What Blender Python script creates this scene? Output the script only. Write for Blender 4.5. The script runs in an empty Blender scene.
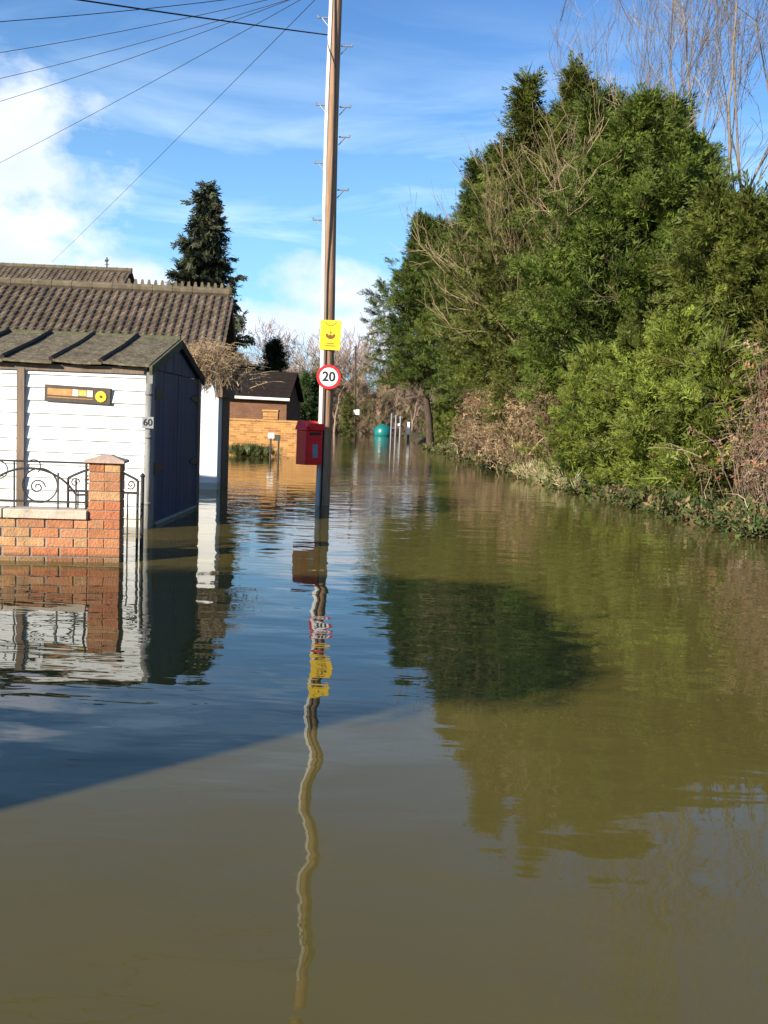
import bpy, math, random
import numpy as np
from mathutils import Vector, Matrix

R = math.radians
SC = bpy.context.scene
COL = SC.collection
# ------------------------------------------------------------------ camera
F = 960.0; H = 1.22; HOR = 422.0; ROLL = 0.040
TH = math.atan((512 - HOR) / F)
fwd = Vector((0, math.cos(TH), -math.sin(TH)))
r0 = Vector((1, 0, 0)); u0 = Vector((0, math.sin(TH), math.cos(TH)))
rt = r0 * math.cos(ROLL) + u0 * math.sin(ROLL)
up = u0 * math.cos(ROLL) - r0 * math.sin(ROLL)
CAM = Vector((0, 0, H))
cd = bpy.data.cameras.new('camera'); cam = bpy.data.objects.new('camera', cd); COL.objects.link(cam)
cd.lens = F / 1024 * 36; cd.sensor_width = 36; cd.clip_end = 6000; cd.clip_start = 0.05
M = Matrix((rt, up, -fwd)).transposed().to_4x4(); M.translation = CAM
cam.matrix_world = M
SC.camera = cam

def ray(px, py):
    return fwd * F + rt * (px - 384) - up * (py - 512)
def P(px, py, d):                       # the point seen at a photo pixel at a given distance along Y
    v = ray(px, py); return CAM + v * (d / v.y)
def W(px, py):                          # the point of the water surface seen at a photo pixel
    v = ray(px, py); return CAM + v * (-H / v.z)

# ------------------------------------------------------------------ sun and sky
SUN_EL = R(20.0); SUN_AZ = R(225.0)     # compass style: clockwise from +Y; the sun stands behind the camera, to the left
sd = Vector((math.sin(SUN_AZ) * math.cos(SUN_EL), math.cos(SUN_AZ) * math.cos(SUN_EL), math.sin(SUN_EL)))
sl = bpy.data.lights.new('sun', 'SUN'); sl.energy = 5.0; sl.angle = R(0.7); sl.color = (1.0, 0.93, 0.80)
so = bpy.data.objects.new('sun', sl); COL.objects.link(so)
so.rotation_euler = (-sd).to_track_quat('-Z', 'Y').to_euler(); so.location = (-20, -20, 15)

wd = bpy.data.worlds.new('World'); SC.world = wd; wd.use_nodes = True
nt = wd.node_tree; nt.nodes.clear()
def N(nt, t, **kw):
    n = nt.nodes.new(t)
    for k, v in kw.items():
        if k.startswith('i_'):
            key = k[2:]
            n.inputs[int(key) if key.isdigit() else key.replace('_', ' ')].default_value = v
        else: setattr(n, k, v)
    return n
def math_(nt, op, a, b=None, clamp=False):
    n = nt.nodes.new('ShaderNodeMath'); n.operation = op; n.use_clamp = clamp
    for i, x in enumerate((a, b)):
        if x is None: continue
        if isinstance(x, (int, float)): n.inputs[i].default_value = x
        else: nt.links.new(x, n.inputs[i])
    return n.outputs[0]
def mixc(nt, fac, a, b, mode='MIX'):
    n = nt.nodes.new('ShaderNodeMix'); n.data_type = 'RGBA'; n.blend_type = mode
    for s, x in ((n.inputs[0], fac), (n.inputs[6], a), (n.inputs[7], b)):
        if isinstance(x, (int, float)): s.default_value = x
        elif isinstance(x, tuple): s.default_value = x if len(x) == 4 else (*x, 1)
        else: nt.links.new(x, s)
    return n.outputs[2]
sky = N(nt, 'ShaderNodeTexSky', sky_type='NISHITA', sun_disc=False, sun_elevation=SUN_EL, sun_rotation=SUN_AZ,
        altitude=50, air_density=1.0, dust_density=0.5, ozone_density=1.6)
SKY_S = 0.070
tc = N(nt, 'ShaderNodeTexCoord'); sp = N(nt, 'ShaderNodeSeparateXYZ'); nt.links.new(tc.outputs['Generated'], sp.inputs[0])
az = math_(nt, 'ARCTAN2', sp.outputs[0], sp.outputs[1]); el = math_(nt, 'ARCSINE', sp.outputs[2])
def cloudnoise(sx, sy, det=6, rough=0.55, off=0.0, dist=0.0):
    c = N(nt, 'ShaderNodeCombineXYZ'); nt.links.new(math_(nt, 'MULTIPLY', az, sx), c.inputs[0]); nt.links.new(math_(nt, 'MULTIPLY', el, sy), c.inputs[1])
    c.inputs[2].default_value = off
    n = N(nt, 'ShaderNodeTexNoise', i_Scale=1.0, i_Detail=det, i_Roughness=rough, i_Distortion=dist); nt.links.new(c.outputs[0], n.inputs['Vector'])
    return n.outputs[0]
puff = cloudnoise(9, 13, 7, 0.58, 3.1)
wisp = cloudnoise(3.0, 17, 5, 0.6, 7.7, 0.6)
def azel(px, py):
    v = ray(px, py).normalized(); return math.atan2(v.x, v.y), math.asin(v.z)
def blob(px, py, rx, ry, k=1.6):        # one cumulus bank at its own bearing and height, edged by noise
    a, e = azel(px, py); ra, re = rx / F, ry / F
    dx = math_(nt, 'DIVIDE', math_(nt, 'SUBTRACT', az, a), ra); dy = math_(nt, 'DIVIDE', math_(nt, 'SUBTRACT', el, e), re)
    q = math_(nt, 'SUBTRACT', 1.0, math_(nt, 'ADD', math_(nt, 'MULTIPLY', dx, dx), math_(nt, 'MULTIPLY', dy, dy)))
    q = math_(nt, 'ADD', math_(nt, 'MULTIPLY', q, 0.75), math_(nt, 'MULTIPLY', math_(nt, 'SUBTRACT', puff, 0.5), 3.2))
    return math_(nt, 'MULTIPLY', q, k, True)
cl = blob(0, 190, 118, 100, 1.7)
for b in ((-140, 120, 150, 120, 1.3), (60, 285, 150, 45, 0.9), (325, 285, 70, 36, 1.3), (285, 328, 80, 30, 1.5), (395, 335, 100, 42, 1.3), (120, 280, 60, 26, 1.2), (120, 350, 160, 40, 0.9), (900, 300, 160, 60, 1.0)):
    cl = math_(nt, 'MAXIMUM', cl, blob(*b))
# scattered cumulus low on the rest of the sky, thin streaks everywhere
far_az = math_(nt, 'MULTIPLY', math_(nt, 'SUBTRACT', math_(nt, 'ABSOLUTE', az), 0.75), 2.0, True)
sc_ = math_(nt, 'MULTIPLY', math_(nt, 'MULTIPLY', math_(nt, 'SUBTRACT', puff, 0.52), 3.0, True), math_(nt, 'MULTIPLY', far_az, 0.45))
cl = math_(nt, 'MAXIMUM', cl, sc_)
band = math_(nt, 'SUBTRACT', 1.0, math_(nt, 'ABSOLUTE', math_(nt, 'DIVIDE', math_(nt, 'SUBTRACT', el, 0.19), 0.22)), True)
ws = math_(nt, 'MULTIPLY', math_(nt, 'MULTIPLY', math_(nt, 'SUBTRACT', wisp, 0.45), 2.8, True), band)
skyc = mixc(nt, 1.0, sky.outputs[0], (0.60, 0.97, 1.46), 'MULTIPLY')
elp = math_(nt, 'MAXIMUM', el, 0.0)
low = math_(nt, 'POWER', math_(nt, 'SUBTRACT', 1.0, math_(nt, 'MULTIPLY', elp, 2.1), True), 1.7)
front = math_(nt, 'SUBTRACT', 1.0, math_(nt, 'MULTIPLY', math_(nt, 'SUBTRACT', math_(nt, 'ABSOLUTE', az), 0.6), 0.9, True))
skyc = mixc(nt, math_(nt, 'MULTIPLY', math_(nt, 'MULTIPLY', low, front), 0.72), skyc, (4.6, 8.8, 11.4))
skyc = mixc(nt, math_(nt, 'MULTIPLY', ws, 0.6), skyc, (9.5, 11.2, 12.6))
grey = cloudnoise(14, 20, 5, 0.5, 9.0)
cloudc = mixc(nt, grey, (5.4, 6.2, 8.4), (10.2, 10.5, 11.4))
skyc = mixc(nt, math_(nt, 'MULTIPLY', cl, 0.9), skyc, cloudc)
bg = N(nt, 'ShaderNodeBackground', i_Strength=SKY_S); nt.links.new(skyc, bg.inputs[0])
ow = N(nt, 'ShaderNodeOutputWorld'); nt.links.new(bg.outputs[0], ow.inputs[0])

SC.view_settings.view_transform = 'Standard'; SC.view_settings.look = 'None'
SC.view_settings.gamma = 1; SC.view_settings.use_curve_mapping = False
SC.view_settings.exposure = 0.92
SC.render.engine = 'CYCLES'
cy = SC.cycles
cy.use_denoising = True; cy.max_bounces = 6; cy.diffuse_bounces = 3; cy.glossy_bounces = 3; cy.transparent_max_bounces = 4
cy.caustics_reflective = False; cy.caustics_refractive = False

# ------------------------------------------------------------------ materials
def pm(name, base, rough=0.7, var=0.25, scale=6.0, bump=0.0, bscale=40.0, attr=None, metal=0.0, spec=0.3, dirt=None, stretch=(1, 1, 1), tide=None):
    """Principled material: base colour broken up by noise, optional bump, optional colour attribute, optional dirt (colour, amount, scale)."""
    m = bpy.data.materials.new(name); m.use_nodes = True; t = m.node_tree
    b = t.nodes['Principled BSDF']; b.inputs['Roughness'].default_value = rough; b.inputs['Metallic'].default_value = metal
    b.inputs['Specular IOR Level'].default_value = spec
    c = N(t, 'ShaderNodeTexCoord'); mp = N(t, 'ShaderNodeMapping'); mp.inputs['Scale'].default_value = stretch
    t.links.new(c.outputs['Object'], mp.inputs[0])
    nz = N(t, 'ShaderNodeTexNoise', i_Scale=scale, i_Detail=6.0, i_Roughness=0.65); t.links.new(mp.outputs[0], nz.inputs['Vector'])
    lo = tuple(x * (1 - var) for x in base); hi = tuple(min(1, x * (1 + var)) for x in base)
    rp = N(t, 'ShaderNodeMapRange', i_1=0.3, i_2=0.7); t.links.new(nz.outputs[0], rp.inputs[0])
    colr = mixc(t, rp.outputs[0], lo, hi)
    if attr:
        a = N(t, 'ShaderNodeAttribute', attribute_name=attr); colr = mixc(t, 1.0, colr, a.outputs[0], 'MULTIPLY')
    if dirt:
        dn = N(t, 'ShaderNodeTexNoise', i_Scale=dirt[2], i_Detail=8.0, i_Roughness=0.7); t.links.new(mp.outputs[0], dn.inputs['Vector'])
        dr = N(t, 'ShaderNodeMapRange', i_1=0.62 - dirt[1] * 0.3, i_2=0.72); t.links.new(dn.outputs[0], dr.inputs[0])
        colr = mixc(t, dr.outputs[0], colr, dirt[0])
    if tide:                            # silt left on the surface just above the water, with a wavy upper edge
        sz = N(t, 'ShaderNodeSeparateXYZ'); t.links.new(N(t, 'ShaderNodeNewGeometry').outputs['Position'], sz.inputs[0])
        lv = math_(t, 'ADD', tide[1] - 0.03, math_(t, 'MULTIPLY', nz.outputs[0], 0.06))
        colr = mixc(t, math_(t, 'MULTIPLY', math_(t, 'MULTIPLY', math_(t, 'SUBTRACT', lv, sz.outputs[2]), 60.0, True), 0.6), colr, tide[0])
    t.links.new(colr, b.inputs['Base Color'])
    if bump:
        bn = N(t, 'ShaderNodeTexNoise', i_Scale=bscale, i_Detail=5.0); t.links.new(mp.outputs[0], bn.inputs['Vector'])
        bp = N(t, 'ShaderNodeBump', i_Strength=bump, i_Distance=0.01); t.links.new(bn.outputs[0], bp.inputs['Height']); t.links.new(bp.outputs[0], b.inputs['Normal'])
    return m

MT = {}
MT['white_paint'] = pm('white_paint', (0.80, 0.79, 0.75), 0.6, 0.05, 4, 0.3, 30, dirt=((0.44, 0.41, 0.26), 0.32, 1.7), tide=((0.36, 0.31, 0.20), 0.16))
MT['white_render'] = pm('white_render', (0.80, 0.78, 0.72), 0.8, 0.05, 3, 0.3, 60, dirt=((0.5, 0.45, 0.36), 0.1, 3), tide=((0.36, 0.31, 0.20), 0.12))
MT['brick'] = pm('brick', (0.92, 0.92, 0.92), 0.85, 0.3, 11, 0.9, 55, attr='col', spec=0.15, dirt=((0.20, 0.13, 0.08), 0.10, 9), tide=((0.12, 0.085, 0.05), 0.07))
MT['mortar'] = pm('mortar', (0.27, 0.24, 0.20), 0.95, 0.2, 20, 0.5, 80, spec=0.1)
MT['stone'] = pm('stone', (0.55, 0.45, 0.34), 0.85, 0.2, 10, 0.4, 60, dirt=((0.30, 0.25, 0.18), 0.15, 6))
MT['cap_stone'] = pm('cap_stone', (0.52, 0.36, 0.27), 0.85, 0.2, 12, 0.4, 60, dirt=((0.2, 0.16, 0.12), 0.2, 8))
MT['iron'] = pm('iron', (0.035, 0.032, 0.030), 0.55, 0.3, 30, 0.2, 90, spec=0.4, dirt=((0.12, 0.06, 0.03), 0.1, 14))
MT['roof_sheet'] = pm('roof_sheet', (0.118, 0.092, 0.058), 0.9, 0.5, 7, 0.9, 40, dirt=((0.27, 0.23, 0.14), 0.5, 20), spec=0.15)
MT['batten'] = pm('batten', (0.030, 0.024, 0.018), 0.9, 0.4, 20, 0.5, 60, dirt=((0.12, 0.10, 0.05), 0.15, 16))
MT['mossy_board'] = pm('mossy_board', (0.085, 0.085, 0.045), 0.9, 0.4, 14, 0.6, 50)
MT['blue_paint'] = pm('blue_paint', (0.011, 0.042, 0.098), 0.55, 0.3, 5, 0.2, 40, spec=0.35, stretch=(1, 1, 0.25))
MT['grey_timber'] = pm('grey_timber', (0.22, 0.21, 0.19), 0.85, 0.3, 12, 0.5, 50, stretch=(1, 1, 0.15), dirt=((0.06, 0.05, 0.04), 0.2, 10))
MT['brown_timber'] = pm('brown_timber', (0.17, 0.12, 0.085), 0.85, 0.3, 12, 0.5, 50, stretch=(1, 1, 0.15))
MT['pale_scum'] = pm('pale_scum', (0.30, 0.28, 0.22), 0.8, 0.3, 12, 0.3, 50)
MT['tile'] = pm('tile', (0.130, 0.095, 0.065), 0.85, 0.35, 3.5, 0.5, 40, attr='col', dirt=((0.20, 0.17, 0.11), 0.18, 5), spec=0.2)
MT['ridge_tile'] = pm('ridge_tile', (0.135, 0.105, 0.065), 0.9, 0.4, 6, 0.5, 40)
MT['pole_wood'] = pm('pole_wood', (0.35, 0.20, 0.115), 0.8, 0.38, 16, 0.6, 60, stretch=(1, 1, 0.06), dirt=((0.09, 0.05, 0.03), 0.22, 9), spec=0.25)
MT['cable_guard'] = pm('cable_guard', (0.56, 0.53, 0.47), 0.5, 0.25, 9, 0.2, 50, stretch=(1, 1, 0.2), spec=0.4)
MT['black_rubber'] = pm('black_rubber', (0.02, 0.02, 0.022), 0.6, 0.2, 20)
MT['steel'] = pm('steel', (0.30, 0.30, 0.30), 0.45, 0.2, 20, metal=0.7)
MT['red_paint'] = pm('red_paint', (0.80, 0.012, 0.018), 0.42, 0.12, 8, 0.08, 40, spec=0.3)
MT['sign_red'] = pm('sign_red', (0.50, 0.025, 0.025), 0.4, 0.08, 20)
MT['sign_white'] = pm('sign_white', (0.78, 0.76, 0.72), 0.4, 0.05, 20)
MT['sign_black'] = pm('sign_black', (0.02, 0.02, 0.02), 0.4, 0.1, 20)
MT['sign_yellow'] = pm('sign_yellow', (0.78, 0.50, 0.012), 0.4, 0.05, 14)
MT['flower_yellow'] = pm('flower_yellow', (0.70, 0.50, 0.03), 0.5, 0.2, 30)
MT['sign_cream'] = pm('sign_cream', (0.62, 0.56, 0.42), 0.6, 0.2, 20)
MT['sign_ochre'] = pm('sign_ochre', (0.55, 0.40, 0.09), 0.6, 0.25, 30)
MT['sign_brown'] = pm('sign_brown', (0.16, 0.055, 0.01), 0.5, 0.2, 30)
MT['sign_orange'] = pm('sign_orange', (0.50, 0.24, 0.085), 0.7, 0.3, 18)
MT['sign_dark'] = pm('sign_dark', (0.075, 0.055, 0.040), 0.6, 0.2, 18)
MT['plate_grey'] = pm('plate_grey', (0.25, 0.25, 0.25), 0.5, 0.1, 20)
MT['slate'] = pm('slate', (0.026, 0.019, 0.016), 0.9, 0.35, 6, 0.4, 30, spec=0.05)
MT['teal'] = pm('teal', (0.008, 0.14, 0.125), 0.35, 0.1, 3, spec=0.5)
MT['bark'] = pm('bark', (0.075, 0.055, 0.040), 0.9, 0.4, 10, 0.7, 40, stretch=(1, 1, 0.3), spec=0.1)
MT['pale_bark'] = pm('pale_bark', (0.20, 0.160, 0.125), 0.85, 0.35, 6, 0.3, 40, spec=0.15)
MT['twig'] = pm('twig', (0.27, 0.19, 0.14), 0.85, 0.35, 4, spec=0.1)
MT['buff_twig'] = pm('buff_twig', (0.30, 0.215, 0.125), 0.8, 0.3, 3, spec=0.1)
MT['straw'] = pm('straw', (0.40, 0.28, 0.16), 0.8, 0.3, 8, spec=0.1)
MT['leaf'] = pm('leaf', (1, 1, 1), 0.6, 0.2, 3, attr='col', spec=0.2)
MT['dead_leaf'] = pm('dead_leaf', (1, 1, 1), 0.85, 0.2, 5, attr='col', spec=0.05)
MT['brickfar'] = pm('ochre_brick', (0.5, 0.5, 0.5), 0.9)
def brick_nodes(m, c1, c2, mo, sx=1.0):
    t = m.node_tree; b = t.nodes['Principled BSDF']
    c = N(t, 'ShaderNodeTexCoord'); s = N(t, 'ShaderNodeSeparateXYZ'); t.links.new(c.outputs['Object'], s.inputs[0])
    cb = N(t, 'ShaderNodeCombineXYZ'); t.links.new(math_(t, 'ADD', s.outputs[0], s.outputs[1]), cb.inputs[0]); t.links.new(s.outputs[2], cb.inputs[1])
    br = N(t, 'ShaderNodeTexBrick', i_Scale=1.0); t.links.new(cb.outputs[0], br.inputs['Vector'])
    br.inputs['Brick Width'].default_value = 0.225; br.inputs['Row Height'].default_value = 0.075; br.inputs['Mortar Size'].default_value = 0.007
    br.inputs['Color1'].default_value = (*c1, 1); br.inputs['Color2'].default_value = (*c2, 1); br.inputs['Mortar'].default_value = (*mo, 1)
    nz = N(t, 'ShaderNodeTexNoise', i_Scale=3.4, i_Detail=8.0, i_Roughness=0.75); t.links.new(c.outputs['Object'], nz.inputs['Vector'])
    t.links.new(mixc(t, 1.0, br.outputs[0], mixc(t, nz.outputs[0], (0.35, 0.33, 0.3), (1.55, 1.5, 1.4)), 'MULTIPLY'), b.inputs['Base Color'])
brick_nodes(MT['brickfar'], (0.58, 0.30, 0.085), (0.34, 0.14, 0.045), (0.42, 0.31, 0.18))
MT['brickdark'] = pm('dark_brick', (0.5, 0.5, 0.5), 0.9)
brick_nodes(MT['brickdark'], (0.20, 0.085, 0.045), (0.15, 0.07, 0.04), (0.16, 0.12, 0.09))

# water: muddy body colour under a clear, gently rippled surface
m = bpy.data.materials.new('flood_water'); m.use_nodes = True; t = m.node_tree; MT['water'] = m
b = t.nodes['Principled BSDF']
b.inputs['Roughness'].default_value = 0.015; b.inputs['IOR'].default_value = 1.33; b.inputs['Specular IOR Level'].default_value = 0.5
g = N(t, 'ShaderNodeNewGeometry'); 
nz = N(t, 'ShaderNodeTexNoise', i_Scale=0.35, i_Detail=5.0); t.links.new(g.outputs['Position'], nz.inputs['Vector'])
t.links.new(mixc(t, nz.outputs[0], (0.092, 0.073, 0.018), (0.118, 0.091, 0.026)), b.inputs['Base Color'])
sx = N(t, 'ShaderNodeSeparateXYZ'); t.links.new(g.outputs['Position'], sx.inputs[0])
def wnoise(scale, sxx, syy, det, dist=0.0, rot=0.0):
    mp = N(t, 'ShaderNodeMapping'); mp.inputs['Scale'].default_value = (sxx, syy, 1); mp.inputs['Rotation'].default_value = (0, 0, rot)
    t.links.new(g.outputs['Position'], mp.inputs[0])
    n = N(t, 'ShaderNodeTexNoise', i_Scale=scale, i_Detail=det, i_Roughness=0.45, i_Distortion=dist); t.links.new(mp.outputs[0], n.inputs['Vector'])
    return n.outputs[0]
swell = wnoise(2.3, 0.7, 1.0, 1.0)
rip = wnoise(5.5, 0.45, 1.25, 2.0, 0.3, R(8))
chop = wnoise(13.0, 0.5, 1.3, 2.0, 0.2, R(-12))
wind = wnoise(0.16, 1, 1, 2.0)
windm = N(t, 'ShaderNodeMapRange', i_1=0.40, i_2=0.62); t.links.new(wind, windm.inputs[0])
farm = N(t, 'ShaderNodeMapRange', i_1=5.0, i_2=14.0); t.links.new(sx.outputs[1], farm.inputs[0])
amp = math_(t, 'MULTIPLY', math_(t, 'ADD', 0.25, math_(t, 'MULTIPLY', windm.outputs[0], 0.75)), farm.outputs[0])
hgt = math_(t, 'ADD', math_(t, 'MULTIPLY', swell, 0.0075),
      math_(t, 'ADD', math_(t, 'MULTIPLY', rip, math_(t, 'ADD', 0.0017, math_(t, 'MULTIPLY', amp, 0.0019))),
                      math_(t, 'MULTIPLY', chop, math_(t, 'MULTIPLY', amp, 0.0012))))
bp = N(t, 'ShaderNodeBump', i_Strength=1.0, i_Distance=1.0); t.links.new(hgt, bp.inputs['Height']); t.links.new(bp.outputs[0], b.inputs['Normal'])

# ------------------------------------------------------------------ mesh helpers
class MB:
    """Collects shapes into ONE mesh."""
    def __init__(s): s.v = []; s.f = []; s.c = []; s.cur = (1, 1, 1)
    def add(s, vs, fs, col=None):
        o = len(s.v); s.v.extend([tuple(x) for x in vs]); s.f.extend([tuple(i + o for i in f) for f in fs]); s.c.extend([col or s.cur] * len(fs)); return s
    def box(s, a, b, col=None):
        x0, y0, z0 = a; x1, y1, z1 = b
        return s.add([(x0, y0, z0), (x1, y0, z0), (x1, y1, z0), (x0, y1, z0), (x0, y0, z1), (x1, y0, z1), (x1, y1, z1), (x0, y1, z1)],
              [(0, 3, 2, 1), (4, 5, 6, 7), (0, 1, 5, 4), (1, 2, 6, 5), (2, 3, 7, 6), (3, 0, 4, 7)], col)
    def cbox(s, a, b, e=0.006, col=None):   # box with its vertical and top edges chamfered
        x0, y0, z0 = a; x1, y1, z1 = b
        o = lambda d, z: [(x0 + d, y0 + e, z), (x0 + e, y0 + d, z), (x1 - e, y0 + d, z), (x1 - d, y0 + e, z), (x1 - d, y1 - e, z), (x1 - e, y1 - d, z), (x0 + e, y1 - d, z), (x0 + d, y1 - e, z)]
        vs = o(0, z0) + o(0, z1 - e) + o(e * 0.7, z1)
        fs = [tuple(range(7, -1, -1)), tuple(range(16, 24))]
        for r in (0, 8):
            for i in range(8): fs.append((r + i, r + (i + 1) % 8, r + 8 + (i + 1) % 8, r + 8 + i))
        return s.add(vs, fs, col)
    def prism(s, poly, fn, w0, w1, col=None):   # poly in 2D, fn(u, v, w) -> xyz
        n = len(poly); vs = [fn(u, v, w0) for u, v in poly] + [fn(u, v, w1) for u, v in poly]
        fs = [tuple(range(n)), tuple(range(2 * n - 1, n - 1, -1))] + [(i, i + n, (i + 1) % n + n, (i + 1) % n) for i in range(n)]
        return s.add(vs, fs, col)
    def tube(s, pts, rad, n=6, col=None, cap=True):
        pts = [Vector(p) for p in pts]; k = len(pts); rs = rad if isinstance(rad, (list, tuple)) else [rad] * k
        vs = []; ref = None
        for i, p in enumerate(pts):
            d = (pts[min(i + 1, k - 1)] - pts[max(i - 1, 0)]); d = d.normalized() if d.length > 1e-9 else Vector((0, 0, 1))
            if ref is None: ref = Vector((0, 0, 1)) if abs(d.z) < 0.9 else Vector((1, 0, 0))
            x = ref - d * ref.dot(d)
            if x.length < 1e-6: x = d.orthogonal()
            x.normalize(); y = d.cross(x); ref = x
            for j in range(n):
                a = 2 * math.pi * j / n; vs.append(p + (x * math.cos(a) + y * math.sin(a)) * rs[i])
        fs = []
        for i in range(k - 1):
            for j in range(n): fs.append((i * n + j, i * n + (j + 1) % n, (i + 1) * n + (j + 1) % n, (i + 1) * n + j))
        if cap: fs += [tuple(range(n - 1, -1, -1)), tuple(range((k - 1) * n, k * n))]
        return s.add(vs, fs, col)
    def lathe(s, prof, n=24, axis='z', o=(0, 0, 0), col=None):
        vs = []; fs = []; k = len(prof)
        for r, h in prof:
            for j in range(n):
                a = 2 * math.pi * j / n; c, d = r * math.cos(a), r * math.sin(a)
                q = (c, d, h) if axis == 'z' else ((c, h, d) if axis == 'y' else (h, c, d))
                vs.append((q[0] + o[0], q[1] + o[1], q[2] + o[2]))
        for i in range(k - 1):
            for j in range(n): fs.append((i * n + j, i * n + (j + 1) % n, (i + 1) * n + (j + 1) % n, (i + 1) * n + j))
        fs += [tuple(range(n - 1, -1, -1)), tuple(range((k - 1) * n, k * n))]
        return s.add(vs, fs, col)
    def build(s, name, mat, parent=None, smooth=False):
        me = bpy.data.meshes.new(name); me.from_pydata(s.v, [], s.f)
        if any(c != (1, 1, 1) for c in s.c):
            at = me.color_attributes.new('col', 'FLOAT_COLOR', 'CORNER')
            a = np.repeat(np.array([(*c, 1) for c in s.c], np.float32), [len(f) for f in s.f], axis=0); at.data.foreach_set('color', a.ravel())
        elif mat in ('brick', 'leaf', 'dead_leaf', 'tile'):
            at = me.color_attributes.new('col', 'FLOAT_COLOR', 'CORNER'); at.data.foreach_set('color', np.ones(4 * len(me.loops), np.float32))
        return link(name, me, mat, parent, smooth)
def link(name, me, mat, parent=None, smooth=False):
    me.materials.append(MT[mat])
    if smooth: me.polygons.foreach_set('use_smooth', [True] * len(me.polygons))
    import bmesh
    if len(me.polygons) < 60000 and mat not in ('leaf', 'dead_leaf', 'water', 'earth'):
        bm = bmesh.new(); bm.from_mesh(me); bmesh.ops.recalc_face_normals(bm, faces=bm.faces); bm.to_mesh(me); bm.free()
    o = bpy.data.objects.new(name, me); COL.objects.link(o)
    if parent: o.parent = parent
    return o
def quads(name, V, C, mat, parent=None):    # V (n,4,3) leaf quads, C (n,3) leaf colours
    n = len(V); me = bpy.data.meshes.new(name)
    me.vertices.add(4 * n); me.vertices.foreach_set('co', np.ascontiguousarray(V, np.float32).ravel())
    me.loops.add(4 * n); me.loops.foreach_set('vertex_index', np.arange(4 * n, dtype=np.int32))
    me.polygons.add(n); me.polygons.foreach_set('loop_start', np.arange(0, 4 * n, 4, dtype=np.int32))
    try: me.polygons.foreach_set('loop_total', np.full(n, 4, np.int32))
    except Exception: pass
    me.update(calc_edges=True)
    at = me.color_attributes.new('col', 'FLOAT_COLOR', 'CORNER')
    a = np.ones((n, 4, 4), np.float32); a[:, :, :3] = np.asarray(C, np.float32)[:, None, :]; at.data.foreach_set('color', a.ravel())
    return link(name, me, mat, parent)
def tag(o, label, cat, group=None, kind=None):
    if label: o['label'] = label
    if cat: o['category'] = cat
    if group: o['group'] = group
    if kind: o['kind'] = kind
    return o
def thing(name, label, cat, loc=(0, 0, 0), rotz=0.0, group=None):
    o = bpy.data.objects.new(name, None); COL.objects.link(o); o.empty_display_size = 0.2
    o.location = loc; o.rotation_euler = (0, 0, rotz)
    return tag(o, label, cat, group)
def copy_tree(o, loc, rotz=0.0, scale=None, label=None, parent=None):
    c = o.copy(); COL.objects.link(c)
    for ch in o.children:
        d = ch.copy(); COL.objects.link(d); d.parent = c
        for g2 in ch.children:
            e = g2.copy(); COL.objects.link(e); e.parent = d
    c.location = loc; c.rotation_euler = (0, 0, rotz)
    if scale: c.scale = scale
    if label: c['label'] = label
    return c
def text_mesh(mb, txt, size, fn, thick, bold=0.0):
    cu = bpy.data.curves.new('lettering', 'FONT'); cu.body = txt; cu.size = size; cu.align_x = 'CENTER'; cu.align_y = 'CENTER'; cu.extrude = thick / 2; cu.offset = bold
    o = bpy.data.objects.new('lettering', cu); COL.objects.link(o)
    dg = bpy.context.evaluated_depsgraph_get(); me = bpy.data.meshes.new_from_object(o.evaluated_get(dg))
    mb.add([fn(*v.co) for v in me.vertices], [tuple(p.vertices) for p in me.polygons])
    bpy.data.objects.remove(o); bpy.data.curves.remove(cu); bpy.data.meshes.remove(me)
rng = np.random.default_rng(7); rnd = random.Random(11)

# ------------------------------------------------------------------ ground and water
BANK = [(-80, 4.9), (11.95, 4.78), (15.6, 4.3), (21.7, 3.75), (30, 3.2), (45, 2.25), (70, 1.4), (120, 0.5), (400, 0)]
def xb(y):
    ys = [p[0] for p in BANK]; xs = [p[1] for p in BANK]; return np.interp(y, ys, xs)
def sm(x, a, b):
    q = np.clip((x - a) / (b - a), 0, 1); return q * q * (3 - 2 * q)
def gz(x, y):
    e = xb(y) + 0.25 * np.sin(y * 1.3) * sm(y, 14, 20) + 0.12 * np.sin(y * 3.7)
    z = -0.5 + 0.85 * sm(x, e - 0.5, e + 1.0) + 0.25 * sm(x, e + 1, e + 6)
    z = np.maximum(z, -0.5 + 1.1 * sm(y, 108, 122))
    z = np.maximum(z, -0.5 + 1.1 * sm(-x, 26, 36))
    z = np.maximum(z, -0.5 + 1.1 * sm(-y, 14, 22))
    return z
gx = np.unique(np.concatenate([np.linspace(-2500, -60, 12), np.linspace(-60, -4, 20), np.linspace(-4, 14, 73), np.linspace(14, 60, 10), np.linspace(60, 2500, 12)]))
gy = np.unique(np.concatenate([np.linspace(-2500, -40, 10), np.linspace(-40, 8, 20), np.linspace(8, 60, 140), np.linspace(60, 130, 50), np.linspace(130, 3500, 14)]))
GX, GY = np.meshgrid(gx, gy); GZ = gz(GX, GY)
nx, ny = len(gx), len(gy)
idx = np.arange(nx * ny).reshape(ny, nx)
fs = np.stack([idx[:-1, :-1], idx[:-1, 1:], idx[1:, 1:], idx[1:, :-1]], -1).reshape(-1, 4)
MT['earth'] = pm('earth', (0.075, 0.055, 0.032), 0.95, 0.4, 1.5, 0.6, 8, dirt=((0.06, 0.075, 0.025), 0.5, 0.8), spec=0.05)
me = bpy.data.meshes.new('ground'); me.from_pydata(np.stack([GX, GY, GZ], -1).reshape(-1, 3).tolist(), [], fs.tolist())
tag(link('ground', me, 'earth', smooth=True), None, None, kind='structure')
wv = [(-420, -420, 0), (420, -420, 0), (420, 420, 0), (-420, 420, 0)]
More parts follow.
